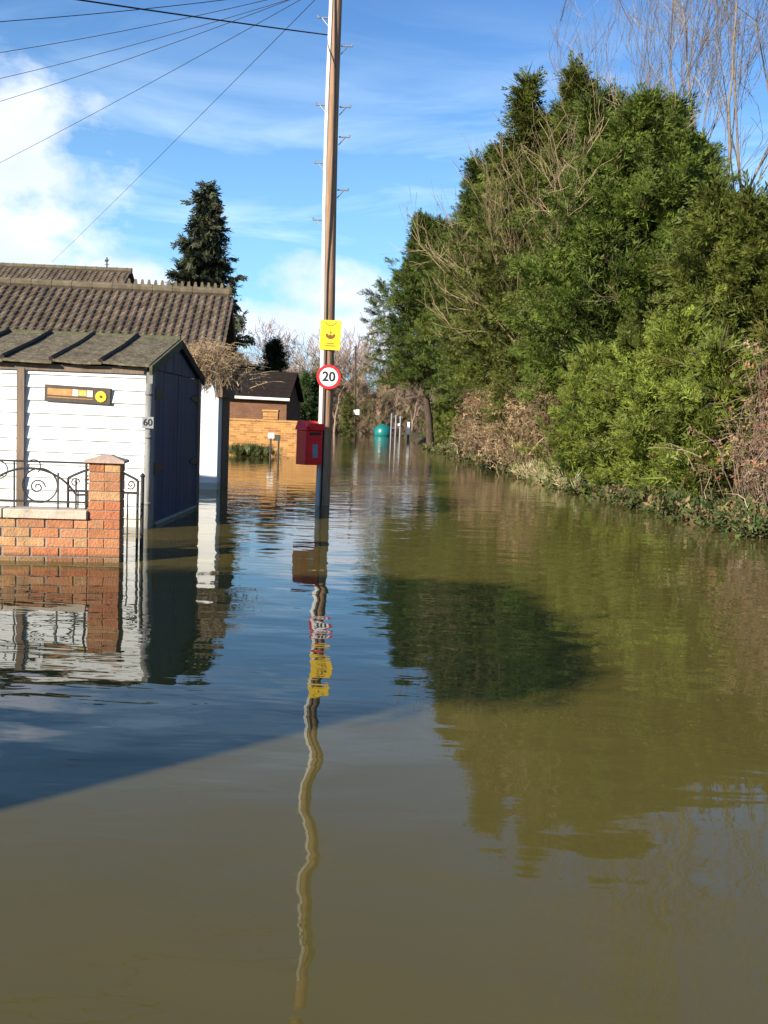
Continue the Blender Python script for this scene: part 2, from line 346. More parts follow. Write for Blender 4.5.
me = bpy.data.meshes.new('water'); me.from_pydata(wv, [], [(0, 1, 2, 3)])
tag(link('water', me, 'water'), None, None, kind='structure')

# ------------------------------------------------------------------ timber shed
C1 = W(146.5, 527.5)
GW = 2.55; srot = R(-0.3)
SL = 4.6; EV = 1.68; RG = 2.03      # length, eave and ridge heights above the water
shed = thing('timber_shed', 'white weatherboarded shed with mossy grey roof and dark blue double doors, standing in flood', 'shed', (C1.x, C1.y, 0), srot)
mb = MB(); z = -0.45; k = 0
while z < EV - 0.001:               # lapped boards, long side
    zt = min(z + 0.135, EV)
    mb.add([(-SL, -0.028, z), (-0.02, -0.028, z), (-0.02, -0.006, zt), (-SL, -0.006, zt), (-SL, 0, z), (-0.02, 0, z)], [(0, 1, 2, 3), (4, 5, 1, 0)])
    z = zt
mb.box((-SL, 0.0, -0.5), (-0.02, 0.06, EV + 0.005))
mb.build('front_wall', 'white_paint', shed)
mb = MB(); mb.box((-SL, GW - 0.06, -0.5), (-0.02, GW, EV)); mb.box((-SL, 0.06, -0.5), (-SL + 0.06, GW - 0.06, EV)); mb.build('rear_wall', 'white_paint', shed)
mb = MB(); mb.box((-0.03, -0.028, -0.5), (0.045, 0.075, EV - 0.02)); mb.build('corner_post', 'grey_timber', shed)
mb = MB(); mb.tube([(0.02, -0.064, -0.5), (0.02, -0.064, EV - 0.16)], 0.036, 10); 
for zz in (0.25, 0.95, 1.4): mb.tube([(0.02, -0.064, zz), (0.02, -0.064, zz + 0.03)], 0.045, 10)
mb.build('drainpipe', 'grey_timber', shed, True)
mb = MB(); mb.box((-0.02, 0.078, -0.5), (0.03, 0.19, EV)); mb.build('door_jamb', 'brown_timber', shed)
mb = MB(); mb.box((-0.02, GW - 0.15, -0.5), (0.045, GW, EV)); mb.build('door_jamb', 'brown_timber', shed)
def gprism(mb, poly, x0, x1): return mb.prism(poly, lambda u, v, w: (w, u, v), x0, x1)
mb = MB()                           # gable boards above the doors
n = 12
for i in range(n):
    a, bq = GW * i / n + 0.003, GW * (i + 1) / n - 0.003
    ht = lambda y: EV + (RG - EV) * (1 - abs(y - GW / 2) / (GW / 2))
    pl = [(a, EV + 0.0), (bq, EV + 0.0), (bq, ht(bq))] + ([(GW / 2, RG)] if a < GW / 2 < bq else []) + [(a, ht(a))]
    gprism(mb, pl, -0.02, 0.015 + (i % 2) * 0.004)
mb.build('gable', 'blue_paint', shed)
for s in (0, 1):                    # two ledged doors
    y0, y1 = ((0.195, GW / 2 - 0.014), (GW / 2 + 0.014, GW - 0.155))[s]
    mb = MB(); nb = 6
    for i in range(nb):
        a, bq = y0 + (y1 - y0) * i / nb, y0 + (y1 - y0) * (i + 1) / nb
        mb.box((-0.02, a + 0.003, -0.46), (0.022 + 0.004 * rnd.random(), bq - 0.003, EV - 0.012))
    mb.box((-0.02, y0, -0.46), (0.012, y1, EV - 0.015))
    d = mb.build('door', 'blue_paint', shed)
    for zz in (0.62, 1.42):
        hb = MB(); q = y0 if s == 0 else y1; sg = 1 if s == 0 else -1
        hb.add([(0.030, q - sg * 0.06, zz - 0.07), (0.030, q - sg * 0.06, zz + 0.07), (0.030, q + sg * 0.05, zz + 0.05), (0.030, q + sg * 0.42, zz + 0.015), (0.030, q + sg * 0.42, zz - 0.015), (0.030, q + sg * 0.05, zz - 0.05),
                (0.038, q - sg * 0.06, zz - 0.07), (0.038, q - sg * 0.06, zz + 0.07), (0.038, q + sg * 0.05, zz + 0.05), (0.038, q + sg * 0.42, zz + 0.015), (0.038, q + sg * 0.42, zz - 0.015), (0.038, q + sg * 0.05, zz - 0.05)],
               [(0, 1, 2, 3, 4, 5), (11, 10, 9, 8, 7, 6)] + [(i, i + 6, (i + 1) % 6 + 6, (i + 1) % 6) for i in range(6)])
        hb.build('hinge', 'iron', d)
    wb = MB(); wb.box((0.024, y0 + 0.01, 0.004), (0.05, y1 - 0.01, 0.035)); wb.build('scum_line', 'pale_scum', d)  # pale strip standing for the scum line where the doors meet the water
# roof: sheets a little out of line with each other, battens over the joints
ov = 0.13; sl_ = (RG - EV) / (GW / 2)
def roofpt(x, y, dz):
    yy = y if y <= GW / 2 else GW - y
    return (x, y, EV + sl_ * yy + 0.045 + dz)
mb = MB(); xs = [0.035]
while xs[-1] > -SL - 0.1: xs.append(xs[-1] - 0.49 - 0.03 * rnd.random())
for side in (0, 1):
    for i in range(len(xs) - 1):
        xa, xc = xs[i + 1] + 0.004, xs[i] - 0.004; j = [0.012 * rnd.random() for _ in range(4)]
        e = -ov - 0.02 * rnd.random() if side == 0 else GW + ov; tp = GW / 2
        seg = 8; vs = []; 
        for q in range(seg + 1):
            yq = e + (tp - e) * q / seg; jj = 0.006 * rnd.random()
            for x_, dz in ((xa, 0.030 + j[0] + jj), ((xa + xc) / 2, 0.022 + jj), (xc, 0.016 + j[1] + jj)):
                a = roofpt(x_, yq, dz) if side == 0 else roofpt(x_, yq, dz); vs.append(a)
        m0 = len(vs); vs2 = [(x, y, zq - 0.022) for x, y, zq in vs]; fs = []
        for q in range(seg):
            for w_ in range(2):
                a = q * 3 + w_; fs += [(a, a + 1, a + 4, a + 3), (m0 + a, m0 + a + 3, m0 + a + 4, m0 + a + 1)]
        rim = [0, 1, 2] + [3 * q + 2 for q in range(1, seg + 1)] + [3 * seg + 1, 3 * seg] + [3 * q for q in range(seg - 1, 0, -1)]
        for a in range(len(rim)):
            c_, d_ = rim[a], rim[(a + 1) % len(rim)]; fs.append((c_, m0 + c_, m0 + d_, d_))
        mb.add(vs + vs2, fs)
roof = mb.build('roof', 'roof_sheet', shed)
for i in range(1, len(xs)):
    bb = MB(); x = xs[i]
    bb.tube([roofpt(x - 0.02, -ov + 0.01, 0.042), roofpt(x + 0.01, GW / 4, 0.046), roofpt(x - 0.01, GW / 2 - 0.02, 0.044)], [0.030, 0.026, 0.030], 5)
    bb.build('batten', 'batten', roof)
bb = MB(); bb.tube([roofpt(-SL, GW / 2, 0.02), roofpt(-SL / 2, GW / 2, 0.026), roofpt(0.04, GW / 2, 0.02)], 0.035, 7); bb.build('ridge', 'mossy_board', roof)
for s in (0, 1):
    bb = MB(); ya, yc = (-ov, GW / 2) if s == 0 else (GW + ov, GW / 2)
    pa, pc = Vector(roofpt(0.035, ya if s == 0 else GW + ov, 0)), Vector(roofpt(0.035, yc, 0))
    vs = [pa + Vector((0, 0, -0.085)), pc + Vector((0, 0, -0.085)), pc + Vector((0, 0, 0.012)), pa + Vector((0, 0, 0.012))]
    vs += [v + Vector((0.03, 0, 0)) for v in vs]
    bb.add(vs, [(0, 1, 2, 3), (7, 6, 5, 4), (0, 4, 5, 1), (1, 5, 6, 2), (2, 6, 7, 3), (3, 7, 4, 0)]); bb.build('bargeboard', 'mossy_board' if s == 0 else 'batten', shed)
mb = MB(); mb.box((-SL, -0.05, EV - 0.065), (-0.04, -0.022, EV + 0.0)); mb.build('fascia', 'brown_timber', shed)
mb = MB(); xq = -(146.5 - 24.5) / 91.5; mb.box((xq - 0.04, -0.055, -0.5), (xq + 0.04, -0.022, EV - 0.045)); mb.build('cover_board', 'brown_timber', shed)
mb = MB(); mb.box((-0.035, -0.120, 1.055), (0.085, -0.108, 1.175)); pl = mb.build('number_plate', 'plate_grey', shed)
mb = MB(); text_mesh(mb, '60', 0.10, lambda x, y, z: (x + 0.025, -0.1225 - z, y + 1.115), 0.004, 0.001); mb.build('numerals', 'sign_black', pl)
# name board on the shed wall
def shed_pt(px, py, off):           # point on the shed's long wall seen at a photo pixel
    c, s = math.cos(srot), math.sin(srot); v = ray(px, py); nrm = Vector((s, -c, 0)); o = C1 + nrm * off
    return CAM + v * ((o - CAM).dot(nrm) / v.dot(nrm))
bc = shed_pt(78, 394.5, 0.03)
brd = thing('sign_board', 'narrow dark sign board with orange panel and yellow flower on the white shed wall', 'sign', bc, srot)
brd.rotation_euler = (0, 0.025, srot); brd.scale = (0.97, 1, 0.97)
mb = MB(); mb.cbox((-0.36, -0.015, -0.088), (0.36, 0.012, 0.088), 0.006); mb.build('backboard', 'sign_dark', brd)
mb = MB(); mb.box((-0.325, -0.020, -0.022), (-0.06, -0.0155, 0.050)); mb.build('orange_panel', 'sign_orange', brd)
for xa_, xc_ in ((-0.055, 0.01), (0.10, 0.165)): mb = MB(); mb.box((xa_, -0.020, -0.02), (xc_, -0.0155, 0.052)); mb.build('white_panel', 'sign_cream', brd)
mb = MB(); mb.box((0.015, -0.020, -0.015), (0.095, -0.0155, 0.050)); mb.build('yellow_panel', 'sign_ochre', brd)
mb = MB(); mb.box((-0.325, -0.019, -0.048), (0.17, -0.0155, -0.040)); mb.build('pale_strip', 'sign_orange', brd)
mb = MB()
for i in range(12):
    a = 2 * math.pi * i / 12; c_ = Vector((0.255 + 0.040 * math.cos(a), -0.021, -0.008 + 0.040 * math.sin(a))); mb.lathe([(0.0005, -0.004), (0.022, -0.003), (0.022, 0.003)], 8, 'y', c_)
mb.lathe([(0.042, -0.0045), (0.042, 0.003)], 20, 'y', (0.255, -0.021, -0.008))
fl = mb.build('flower', 'flower_yellow', brd)
mb = MB(); mb.lathe([(0.014, -0.004), (0.014, 0.006)], 14, 'y', (0.255, -0.0285, -0.008)); mb.build('flower_centre', 'sign_brown', fl)

# ------------------------------------------------------------------ brick garden wall with pillar
PB = W(103.5, 562.5); wy = PB.y      # middle of the pillar's front face at the water
pc_ = wy / F * 1.0
pw = 0.252
BR = [(0.54, 0.22, 0.10), (0.56, 0.25, 0.12), (0.52, 0.19, 0.09), (0.58, 0.31, 0.14), (0.56, 0.26, 0.13), (0.59, 0.33, 0.16), (0.55, 0.23, 0.11)]
gw = thing('garden_wall', 'low orange brick garden wall with white coping and a taller end pillar, half under water', 'wall', (PB.x, wy, 0), R(7.5))
def bcol():
    c = rnd.choice(BR); f = 0.85 + 0.3 * rnd.random(); return tuple(x * f for x in c)
c0 = -0.5; ch = 0.0765
mb = MB(); ztop = 0.345; z = ztop - 12 * ch; k = 0
while z < ztop - 0.01:
    x = -pw / 2 - (0.11 if k % 2 else 0.0)
    while x > -4.6:
        xa = max(x - 0.215, -4.6); mb.cbox((xa + 0.004, 0.0 + 0.003 * rnd.random(), z + 0.005), (x - 0.004, 0.21, z + ch - 0.004), 0.004, bcol()); x -= 0.223
    if k % 2: mb.cbox((-pw / 2 - 0.106, 0.001, z + 0.005), (-pw / 2 - 0.003, 0.21, z + ch - 0.004), 0.004, bcol())
    z += ch; k += 1
mb.build('brickwork', 'brick', gw)
mb = MB(); mb.box((-4.6, 0.009, -0.6), (-pw / 2 + 0.02, 0.2, ztop)); mb.build('mortar', 'mortar', gw)
mb = MB(); z = ztop - 12 * ch; k = 0; ptop = 0.775
while z < ptop - 0.02:
    for y0 in (0.0, 0.128):
        if (k % 2): sp_ = [(-pw / 2, 0.0), (0.0, pw / 2)]
        else: sp_ = [(-pw / 2, pw / 2)]
        if y0 > 0: sp_ = [(-pw / 2, pw / 2)]
        for a, bq in sp_: mb.cbox((a + 0.003 - 0.002 * rnd.random(), y0 + 0.002 * rnd.random(), z + 0.005), (bq - 0.003 + 0.002 * rnd.random(), y0 + 0.124, z + ch - 0.004), 0.004, bcol())
    z += ch; k += 1
ptop = z
pil = mb.build('pillar', 'brick', gw)
mb = MB(); mb.box((-pw / 2 + 0.008, 0.009, -0.6), (pw / 2 - 0.008, 0.244, ptop)); mb.build('mortar', 'mortar', pil)
mb = MB(); c = 0.155; yc = 0.126
mb.add([(-c, yc - c, ptop), (c, yc - c, ptop), (c, yc + c, ptop), (-c, yc + c, ptop), (-c, yc - c, ptop + 0.02), (c, yc - c, ptop + 0.02), (c, yc + c, ptop + 0.02), (-c, yc + c, ptop + 0.02),
        (-0.03, yc - 0.03, ptop + 0.062), (0.03, yc - 0.03, ptop + 0.062), (0.03, yc + 0.03, ptop + 0.062), (-0.03, yc + 0.03, ptop + 0.062)],
       [(3, 2, 1, 0), (0, 1, 5, 4), (1, 2, 6, 5), (2, 3, 7, 6), (3, 0, 4, 7), (4, 5, 9, 8), (5, 6, 10, 9), (6, 7, 11, 10), (7, 4, 8, 11), (8, 9, 10, 11)])
mb.build('pillar_cap', 'cap_stone', pil)
for a, bq in ((-0.775, -pw / 2 - 0.004), (-1.62, -0.782), (-2.5, -1.627), (-3.4, -2.507), (-4.6, -3.407)):
    mb = MB(); mb.cbox((a, -0.022, ztop + 0.003), (bq, 0.235, ztop + 0.073), 0.008); mb.build('coping', 'stone', gw)

# iron railing on the coping
def arc(cx, cz, r, a0, a1, n, y): return [(cx + r * math.cos(a0 + (a1 - a0) * i / n), y, cz + r * math.sin(a0 + (a1 - a0) * i / n)) for i in range(n + 1)]
def spiral(cx, cz, r, y, turns=1.6, a0=0.0, sg=1):
    n = 26; return [(cx + r * (1 - 0.85 * i / n) * math.cos(a0 + sg * turns * 2 * math.pi * i / n), y, cz + r * (1 - 0.85 * i / n) * math.sin(a0 + sg * turns * 2 * math.pi * i / n)) for i in range(n + 1)]
rl = thing('iron_railing', 'black wrought iron scroll railing fixed on top of the white wall coping', 'railing', (PB.x - 0.013, wy + 0.10, ztop + 0.073), R(7.5))
for px0 in (-0.60, -1.62, -2.64, -3.66):
    mb = MB(); hw = 0.46
    if px0 == -0.60:
        mb.tube([(-4.3, 0, 0.375), (-pw / 2, 0, 0.375)], 0.008, 6); mb.tube([(-4.3, 0, 0.055), (-pw / 2, 0, 0.055)], 0.008, 6)
        for xx in (-4.25, -3.15, -2.13, -1.11, -0.16): mb.tube([(xx, 0, -0.02), (xx, 0, 0.39)], 0.010, 6)
        mb.build('frame', 'iron', rl); mb = MB()
    mb.tube([(px0 - hw, 0, 0.12)] + arc(px0, -0.10, 0.42, math.pi * 0.83, math.pi * 0.17, 20, 0) + [(px0 + hw, 0, 0.12)], 0.009, 6)
    mb.tube(arc(px0 + 0.08, 0.185, 0.135, 0, 2 * math.pi, 28, 0), 0.007, 5); mb.tube(spiral(px0 + 0.06, 0.17, 0.062, 0), 0.006, 5)
    for xx, h0 in ((px0 - 0.12, 0.375), (px0 + 0.22, 0.29), (px0 + 0.36, 0.24)): mb.tube([(xx, 0, 0.0), (xx, 0, h0)], 0.008, 5)
    mb.tube(arc(px0 - 0.24, 0.30, 0.07, 0, 2 * math.pi, 20, 0), 0.005, 5); mb.tube(arc(px0 + 0.03, 0.335, 0.055, -1.0, 4.1, 20, 0), 0.005, 5)
    mb.tube(spiral(px0 - 0.30, 0.16, 0.05, 0, 1.3, 1.0, -1), 0.006, 5)
    mb.build('scrollwork', 'iron', rl)
# arched iron gate behind the pillar
gd = wy + 0.75
ga, gb = P(68, 500, gd), P(137, 500, gd)
gt = thing('iron_gate', 'arched wrought iron garden gate between the brick pillar and the shed', 'gate', (ga.x, gd, 0), R(2))
gwid = gb.x - ga.x; zr = 0.62
mb = MB(); top = [(gwid * i / 20, 0, zr + 0.10 * math.sin(math.pi * i / 20)) for i in range(21)]
mb.tube(top, 0.011, 6); mb.tube([(0, 0, zr - 0.11), (gwid, 0, zr - 0.11)], 0.009, 6); mb.tube([(0, 0, -0.42), (0, 0, zr)], 0.012, 6); mb.tube([(gwid, 0, -0.42), (gwid, 0, zr)], 0.012, 6)
mb.tube([(0, 0, -0.35), (gwid, 0, -0.35)], 0.010, 6)
mb.build('frame', 'iron', gt)
mb = MB()
for i in range(1, 7): mb.tube([(gwid * i / 7, 0, -0.35), (gwid * i / 7, 0, zr - 0.11)], 0.007, 5)
for i in range(5): mb.tube(spiral(gwid * (i + 0.5) / 5, zr - 0.055 + 0.05 * math.sin(math.pi * (i + 0.5) / 5), 0.042, 0, 1.4, i), 0.006, 5)
mb.build('scrollwork', 'iron', gt)
mb = MB(); mb.tube([(gwid + 0.04, 0, -0.5), (gwid + 0.04, 0, zr + 0.03)], 0.017, 8); mb.lathe([(0.02, 0), (0.024, 0.012), (0.012, 0.03), (0.002, 0.04)], 8, 'z', (gwid + 0.04, 0, zr + 0.03)); mb.build('gate_post', 'iron', gt)

# ------------------------------------------------------------------ bungalows with pantiled roofs
def pantile_roof(parent, x0, x1, y_e, z_e, y_r, z_r, y_b, z_b, knobs=False, seed=1, tw=0.165, crs=0.23, st=0.029):
    r_ = random.Random(seed); mb = MB()
    n = int((x1 - x0) / tw + 0.5); Ls = math.hypot(y_r - y_e, z_r - z_e); m_ = int(Ls / crs); nrm = Vector((0, -(z_r - z_e), (y_r - y_e))).normalized(); sdir = Vector((0, y_r - y_e, z_r - z_e)).normalized()
    prof = [(0.0, 0.0), (0.12, 0.030), (0.30, 0.042), (0.48, 0.030), (0.60, 0.006), (0.80, 0.0)]
    for j in range(m_):
        for i in range(n):
            f = 0.7 + 0.6 * r_.random(); c = (f, f * (0.95 + 0.1 * r_.random()), f * (0.92 + 0.14 * r_.random())); xa = x0 + i * tw; lift = 0.004 * r_.random()
            vs = []
            for u, hh in prof + [(1.0, 0.0)]:
                for e, dn in ((0, st), (1.06, 0.0)):
                    p_ = Vector((xa + u * tw, y_e, z_e)) + sdir * ((j + e) * crs) + nrm * (hh + dn + lift); vs.append(p_)
                p_ = Vector((xa + u * tw, y_e, z_e)) + sdir * (j * crs) + nrm * -0.01; vs.append(p_)
            fs = []
            for q in range(6):
                a = q * 3; fs += [(a, a + 3, a + 4, a + 1), (a + 2, a + 5, a + 3, a)]
            mb.add(vs, fs, c)
    mb.add([(x0, y_r, z_r), (x1, y_r, z_r), (x1, y_b, z_b), (x0, y_b, z_b)], [(0, 1, 2, 3)], (0.9, 0.9, 0.9))
    mb.add([(x0, y_e, z_e - 0.02), (x1, y_e, z_e - 0.02), (x1, y_r, z_r - 0.02), (x0, y_r, z_r - 0.02)], [(3, 2, 1, 0)], (0.5, 0.5, 0.5))
    rf = mb.build('roof', 'tile', parent)
    rb = MB(); x = x0
    while x < x1:
        xe = min(x + 0.42, x1); rb.tube([(x, y_r, z_r + 0.02), (xe - 0.03, y_r, z_r + 0.02)], 0.095, 10); rb.tube([(xe - 0.05, y_r, z_r + 0.022), (xe, y_r, z_r + 0.022)], 0.102, 10)
        if knobs and x > x1 - 2.6 and x < x1 - 0.4:
            for q in range(3): rb.add([(x + 0.14 * q + 0.02, y_r - 0.02, z_r + 0.10), (x + 0.14 * q + 0.10, y_r - 0.02, z_r + 0.10), (x + 0.14 * q + 0.10, y_r + 0.02, z_r + 0.10), (x + 0.14 * q + 0.02, y_r + 0.02, z_r + 0.10),
                              (x + 0.14 * q + 0.04, y_r - 0.01, z_r + 0.215), (x + 0.14 * q + 0.08, y_r - 0.01, z_r + 0.215), (x + 0.14 * q + 0.08, y_r + 0.01, z_r + 0.215), (x + 0.14 * q + 0.04, y_r + 0.01, z_r + 0.215)],
                              [(0, 1, 5, 4), (1, 2, 6, 5), (2, 3, 7, 6), (3, 0, 4, 7), (4, 5, 6, 7)])
        x += 0.42
    rb.build('ridge', 'ridge_tile', rf)
    return rf
RD = 21.0; rp = P(232, 294, RD); rot = R(4.5)
bun = thing('bungalow', 'bungalow with brown pantiled roof and toothed ridge right behind the white shed', 'house', (rp.x, RD, 0), rot)
zr_ = rp.z; pitch = 0.62; ye = -3.1; zee = zr_ + ye * pitch
pantile_roof(bun, -10.5, 0.0, ye, zee, 0, zr_, 3.1, zee, True, 3)
mb = MB(); mb.box((-10.3, ye + 0.35, -0.5), (-0.25, 2.8, zee + 0.10)); 
gprism(mb, [(ye + 0.4, zee + 0.1), (2.7, zee + 0.1), (0, zr_ - 0.12)], -0.40, -0.26)
mb.build('wall', 'white_render', bun)
mb = MB()
for s in (-1, 1):
    vs = [(0.0, s * ye * -1 * -1 if False else (ye if s < 0 else 3.1), zee - 0.13), (0.0, 0, zr_ - 0.13), (0.0, 0, zr_ + 0.01), (0.0, (ye if s < 0 else 3.1), zee + 0.01)]
    vs += [(x - 0.03, y, z) for x, y, z in vs]; mb.add(vs, [(0, 1, 2, 3), (7, 6, 5, 4), (0, 4, 5, 1), (1, 5, 6, 2), (2, 6, 7, 3), (3, 7, 4, 0)])
mb.build('bargeboard', 'brown_timber', bun)
mb = MB(); mb.tube([(-10.5, ye - 0.06, zee - 0.02), (0.0, ye - 0.06, zee - 0.02)], 0.055, 8); mb.build('gutter', 'batten', bun)
for xx in (-9.2, -6.4, -3.6):
    mb = MB(); mb.box((xx, ye + 0.31, 0.7), (xx + 1.2, ye + 0.345, zee - 0.25)); wn = mb.build('window', 'sign_white', bun)
    mb = MB(); mb.box((xx + 0.06, ye + 0.300, 0.76), (xx + 0.57, ye + 0.309, zee - 0.31)); mb.box((xx + 0.63, ye + 0.300, 0.76), (xx + 1.14, ye + 0.309, zee - 0.31)); mb.build('pane', 'slate', wn)
RD2 = 40.0; rp2 = P(132, 271, RD2)
bu2 = thing('bungalow', 'further house whose brown tiled ridge with a small weathervane shows above the nearer roof', 'house', (rp2.x, RD2, 0), R(1.0))
z2 = rp2.z; pantile_roof(bu2, -9.0, 0.0, -3.2, z2 - 2.0, 0, z2, 3.2, z2 - 2.0, False, 5, 0.23, 0.32, 0.036)
mb = MB(); mb.box((-8.8, -2.9, -0.5), (-0.2, 2.9, z2 - 1.98)); gprism(mb, [(-2.85, z2 - 1.98), (2.85, z2 - 1.98), (0, z2 - 0.16)], -0.34, -0.22); mb.build('wall', 'white_render', bu2)
vp = P(107, 266, RD2) - Vector((rp2.x, RD2, 0))
mb = MB(); mb.tube([(vp.x, 0, z2 + 0.1), (vp.x, 0, z2 + 0.50)], 0.03, 6); mb.tube([(vp.x - 0.09, 0, z2 + 0.22), (vp.x + 0.09, 0, z2 + 0.22)], 0.012, 5)
mb.prism([(-0.09, 0.36), (-0.02, 0.34), (0.05, 0.37), (0.09, 0.46), (0.03, 0.43), (-0.04, 0.44), (-0.07, 0.47)], lambda u, v, w: (vp.x + u, w, z2 + v - 0.03), -0.012, 0.012)
mb.build('weathervane', 'iron', bu2)

# white pier with header beam, and the dry creeper heaped on it
pa = W(198, 489); pb_ = W(217, 489.8)
pr = thing('porch_pier', 'white rendered pier with brown side standing in water just right of the blue shed doors', 'pier', ((pa.x + pb_.x) / 2, pa.y, 0))
hw = (pb_.x - pa.x) / 2; zt = P(217, 381, pa.y).z
mb = MB(); mb.cbox((-hw, 0, -0.5), (hw, 0.30, zt), 0.012); mb.build('shaft', 'white_render', pr)
mb = MB(); mb.box((hw - 0.02, 0.303, -0.5), (hw + 0.02, 0.95, zt)); mb.build('side_boarding', 'brown_timber', pr)
mb = MB(); mb.box((hw - 0.05, -0.06, zt - 0.26), (hw + 0.06, 1.2, zt + 0.02)); mb.build('header_beam', 'brown_timber', pr)

# ------------------------------------------------------------------ telegraph pole and what hangs on it
PO = W(322.5, 505); py_ = PO.y
ptp = P(337.5, -60, py_)
def poleX(z): return PO.x + (ptp.x - PO.x) * z / ptp.z
tp = thing('telegraph_pole', 'tall brown wooden telegraph pole with pale cable guard and steps rising from the flood', 'pole', (PO.x, py_, 0))
PX = lambda z: poleX(z) - PO.x
mb = MB(); zs = [-0.6] + [ptp.z * i / 24 for i in range(25)]
mb.tube([(PX(z) + 0.012 * math.sin(z * 0.9), 0, z) for z in zs], [0.100 - 0.002 * z for z in zs], 20); mb.lathe([(0.105, 0), (0.10, 0.05), (0.01, 0.09)], 16, 'z', (PX(ptp.z), 0, ptp.z))
mb.build('shaft', 'pole_wood', tp, True)
mb = MB()                           # half round guard strapped to the left front of the pole
ang = R(228)
def gpt(z, a, extra): return (PX(z) + 0.012 * math.sin(z * 0.9) + (0.100 - 0.002 * z + extra) * math.cos(a), (0.100 - 0.002 * z + extra) * math.sin(a), z)
gz_ = [-0.5 + (ptp.z + 0.3) * i / 30 for i in range(31)]
angs = [ang + R(d) for d in (-27, -20, -8, 4, 14, 20)]; ext = [0.0, 0.022, 0.03, 0.03, 0.022, 0.0]
vs = []; fs = []
for z in gz_: vs += [gpt(z, a + R(6) * math.sin(z * 1.1), e - 0.004) for a, e in zip(angs, ext)]
for i in range(30):
    for j in range(5): fs.append((i * 6 + j, i * 6 + j + 1, i * 6 + j + 7, i * 6 + j + 6))
mb.add(vs, fs); mb.build('cable_guard', 'cable_guard', tp)
mb = MB(); mb.tube([gpt(z, R(262) + R(30) * math.sin(max(0, z - 3.2) * 0.8), 0.008) for z in [0.0 + 7.0 * i / 30 for i in range(31)]], 0.010, 6); mb.build('cable', 'black_rubber', tp)
for px, py, s in ((330, 18, -1), (325, 105, -1), (324, 163, -1), (323, 220, -1), (343, 46, 1), (342, 107, 1), (341.5, 137, 1), (340, 190, 1)):
    z = P(px, py, py_).z; mb = MB(); x0 = PX(z) + s * 0.09
    mb.tube([(x0, 0, z), (x0 + s * 0.15, 0, z)], 0.011, 6); mb.tube([(x0 + s * 0.145, 0, z - 0.005), (x0 + s * 0.15, 0, z + 0.03)], 0.012, 6); mb.tube([(x0, 0, z - 0.11), (x0 + s * 0.09, 0, z - 0.005)], 0.007, 5)
    mb.build('step', 'steel', tp)
# post box
fy = py_ - 0.17; bz0, bz1 = P(309, 464, py_).z, P(309, 430, py_).z
bcx = P(309.5, 440, fy)
pbx = thing('post_box', 'red metal post box mounted on the left of the telegraph pole above the water', 'post box', (bcx.x, fy, bz0), R(40))
hh = bz1 - bz0; w2, d2 = 0.142, 0.125
mb = MB(); mb.cbox((-w2, -d2, 0), (w2, d2, hh), 0.012); bd = mb.build('body', 'red_paint', pbx)
mb = MB(); e = 0.012
mb.add([(-w2 - e, -d2 - e, hh), (w2 + e, -d2 - e, hh), (w2 + e, d2 + e, hh), (-w2 - e, d2 + e, hh), (-w2 - e, -d2 - e, hh + 0.02), (w2 + e, -d2 - e, hh + 0.02), (w2 + e, d2 + e, hh + 0.02), (-w2 - e, d2 + e, hh + 0.02),
        (-w2 * 0.8, d2 * 0.1, hh + 0.13), (w2 * 0.8, d2 * 0.1, hh + 0.13), (w2 * 0.8, d2 + e, hh + 0.13), (-w2 * 0.8, d2 + e, hh + 0.13)],
       [(3, 2, 1, 0), (0, 1, 5, 4), (1, 2, 6, 5), (2, 3, 7, 6), (3, 0, 4, 7), (4, 5, 9, 8), (5, 6, 10, 9), (6, 7, 11, 10), (7, 4, 8, 11), (8, 9, 10, 11)])
mb.build('lid', 'red_paint', pbx)
mb = MB(); mb.box((-w2 * 0.75, -d2 - 0.045, hh + 0.012), (w2 * 0.9, -d2 + 0.03, hh + 0.095)); hd = mb.build('hood', 'red_paint', pbx)
mb = MB(); mb.box((-0.09, -d2 - 0.012, hh - 0.065), (0.10, -d2 + 0.004, hh - 0.03)); mb.build('letter_slot', 'sign_black', bd)
mb = MB(); mb.box((-0.035, -d2 - 0.006, 0.10), (0.055, -d2 + 0.002, 0.29)); mb.build('notice_plate', 'plate_grey', bd)
mb = MB(); mb.box((-w2 + 0.025, -d2 - 0.004, 0.035), (w2 - 0.025, -d2 + 0.002, hh - 0.10)); mb.build('door', 'red_paint', bd)
mb = MB(); mb.box((w2 - 0.06, d2 + 0.002, 0.12), (w2 - 0.02, d2 + 0.05, hh - 0.08)); mb.build('bracket', 'steel', pbx)
# 20 sign
sy = py_ - 0.125; sc_p = P(328.8, 377, sy)
sg = thing('speed_limit_sign', 'round red and white 20 sign on the telegraph pole above the post box', 'sign', sc_p, 0)
RRAD = 0.172
mb = MB(); mb.lathe([(RRAD - 0.003, 0.006), (RRAD, 0.003), (RRAD, -0.002), (RRAD - 0.003, -0.004)], 48, 'y'); mb.build('rim', 'sign_red', sg)
mb = MB(); mb.lathe([(RRAD - 0.042, 0.0), (RRAD - 0.042, -0.0065)], 48, 'y'); mb.build('face', 'sign_white', sg)
mb = MB(); text_mesh(mb, '20', 0.185, lambda x, y, z: (x, -0.0085 - z, y), 0.003, 0.005); mb.build('numerals', 'sign_black', sg)
for zq in (-0.13, 0.10): mb = MB(); mb.box((-0.02, 0.007, zq), (0.02, 0.045, zq + 0.03)); mb.build('bracket', 'steel', sg)
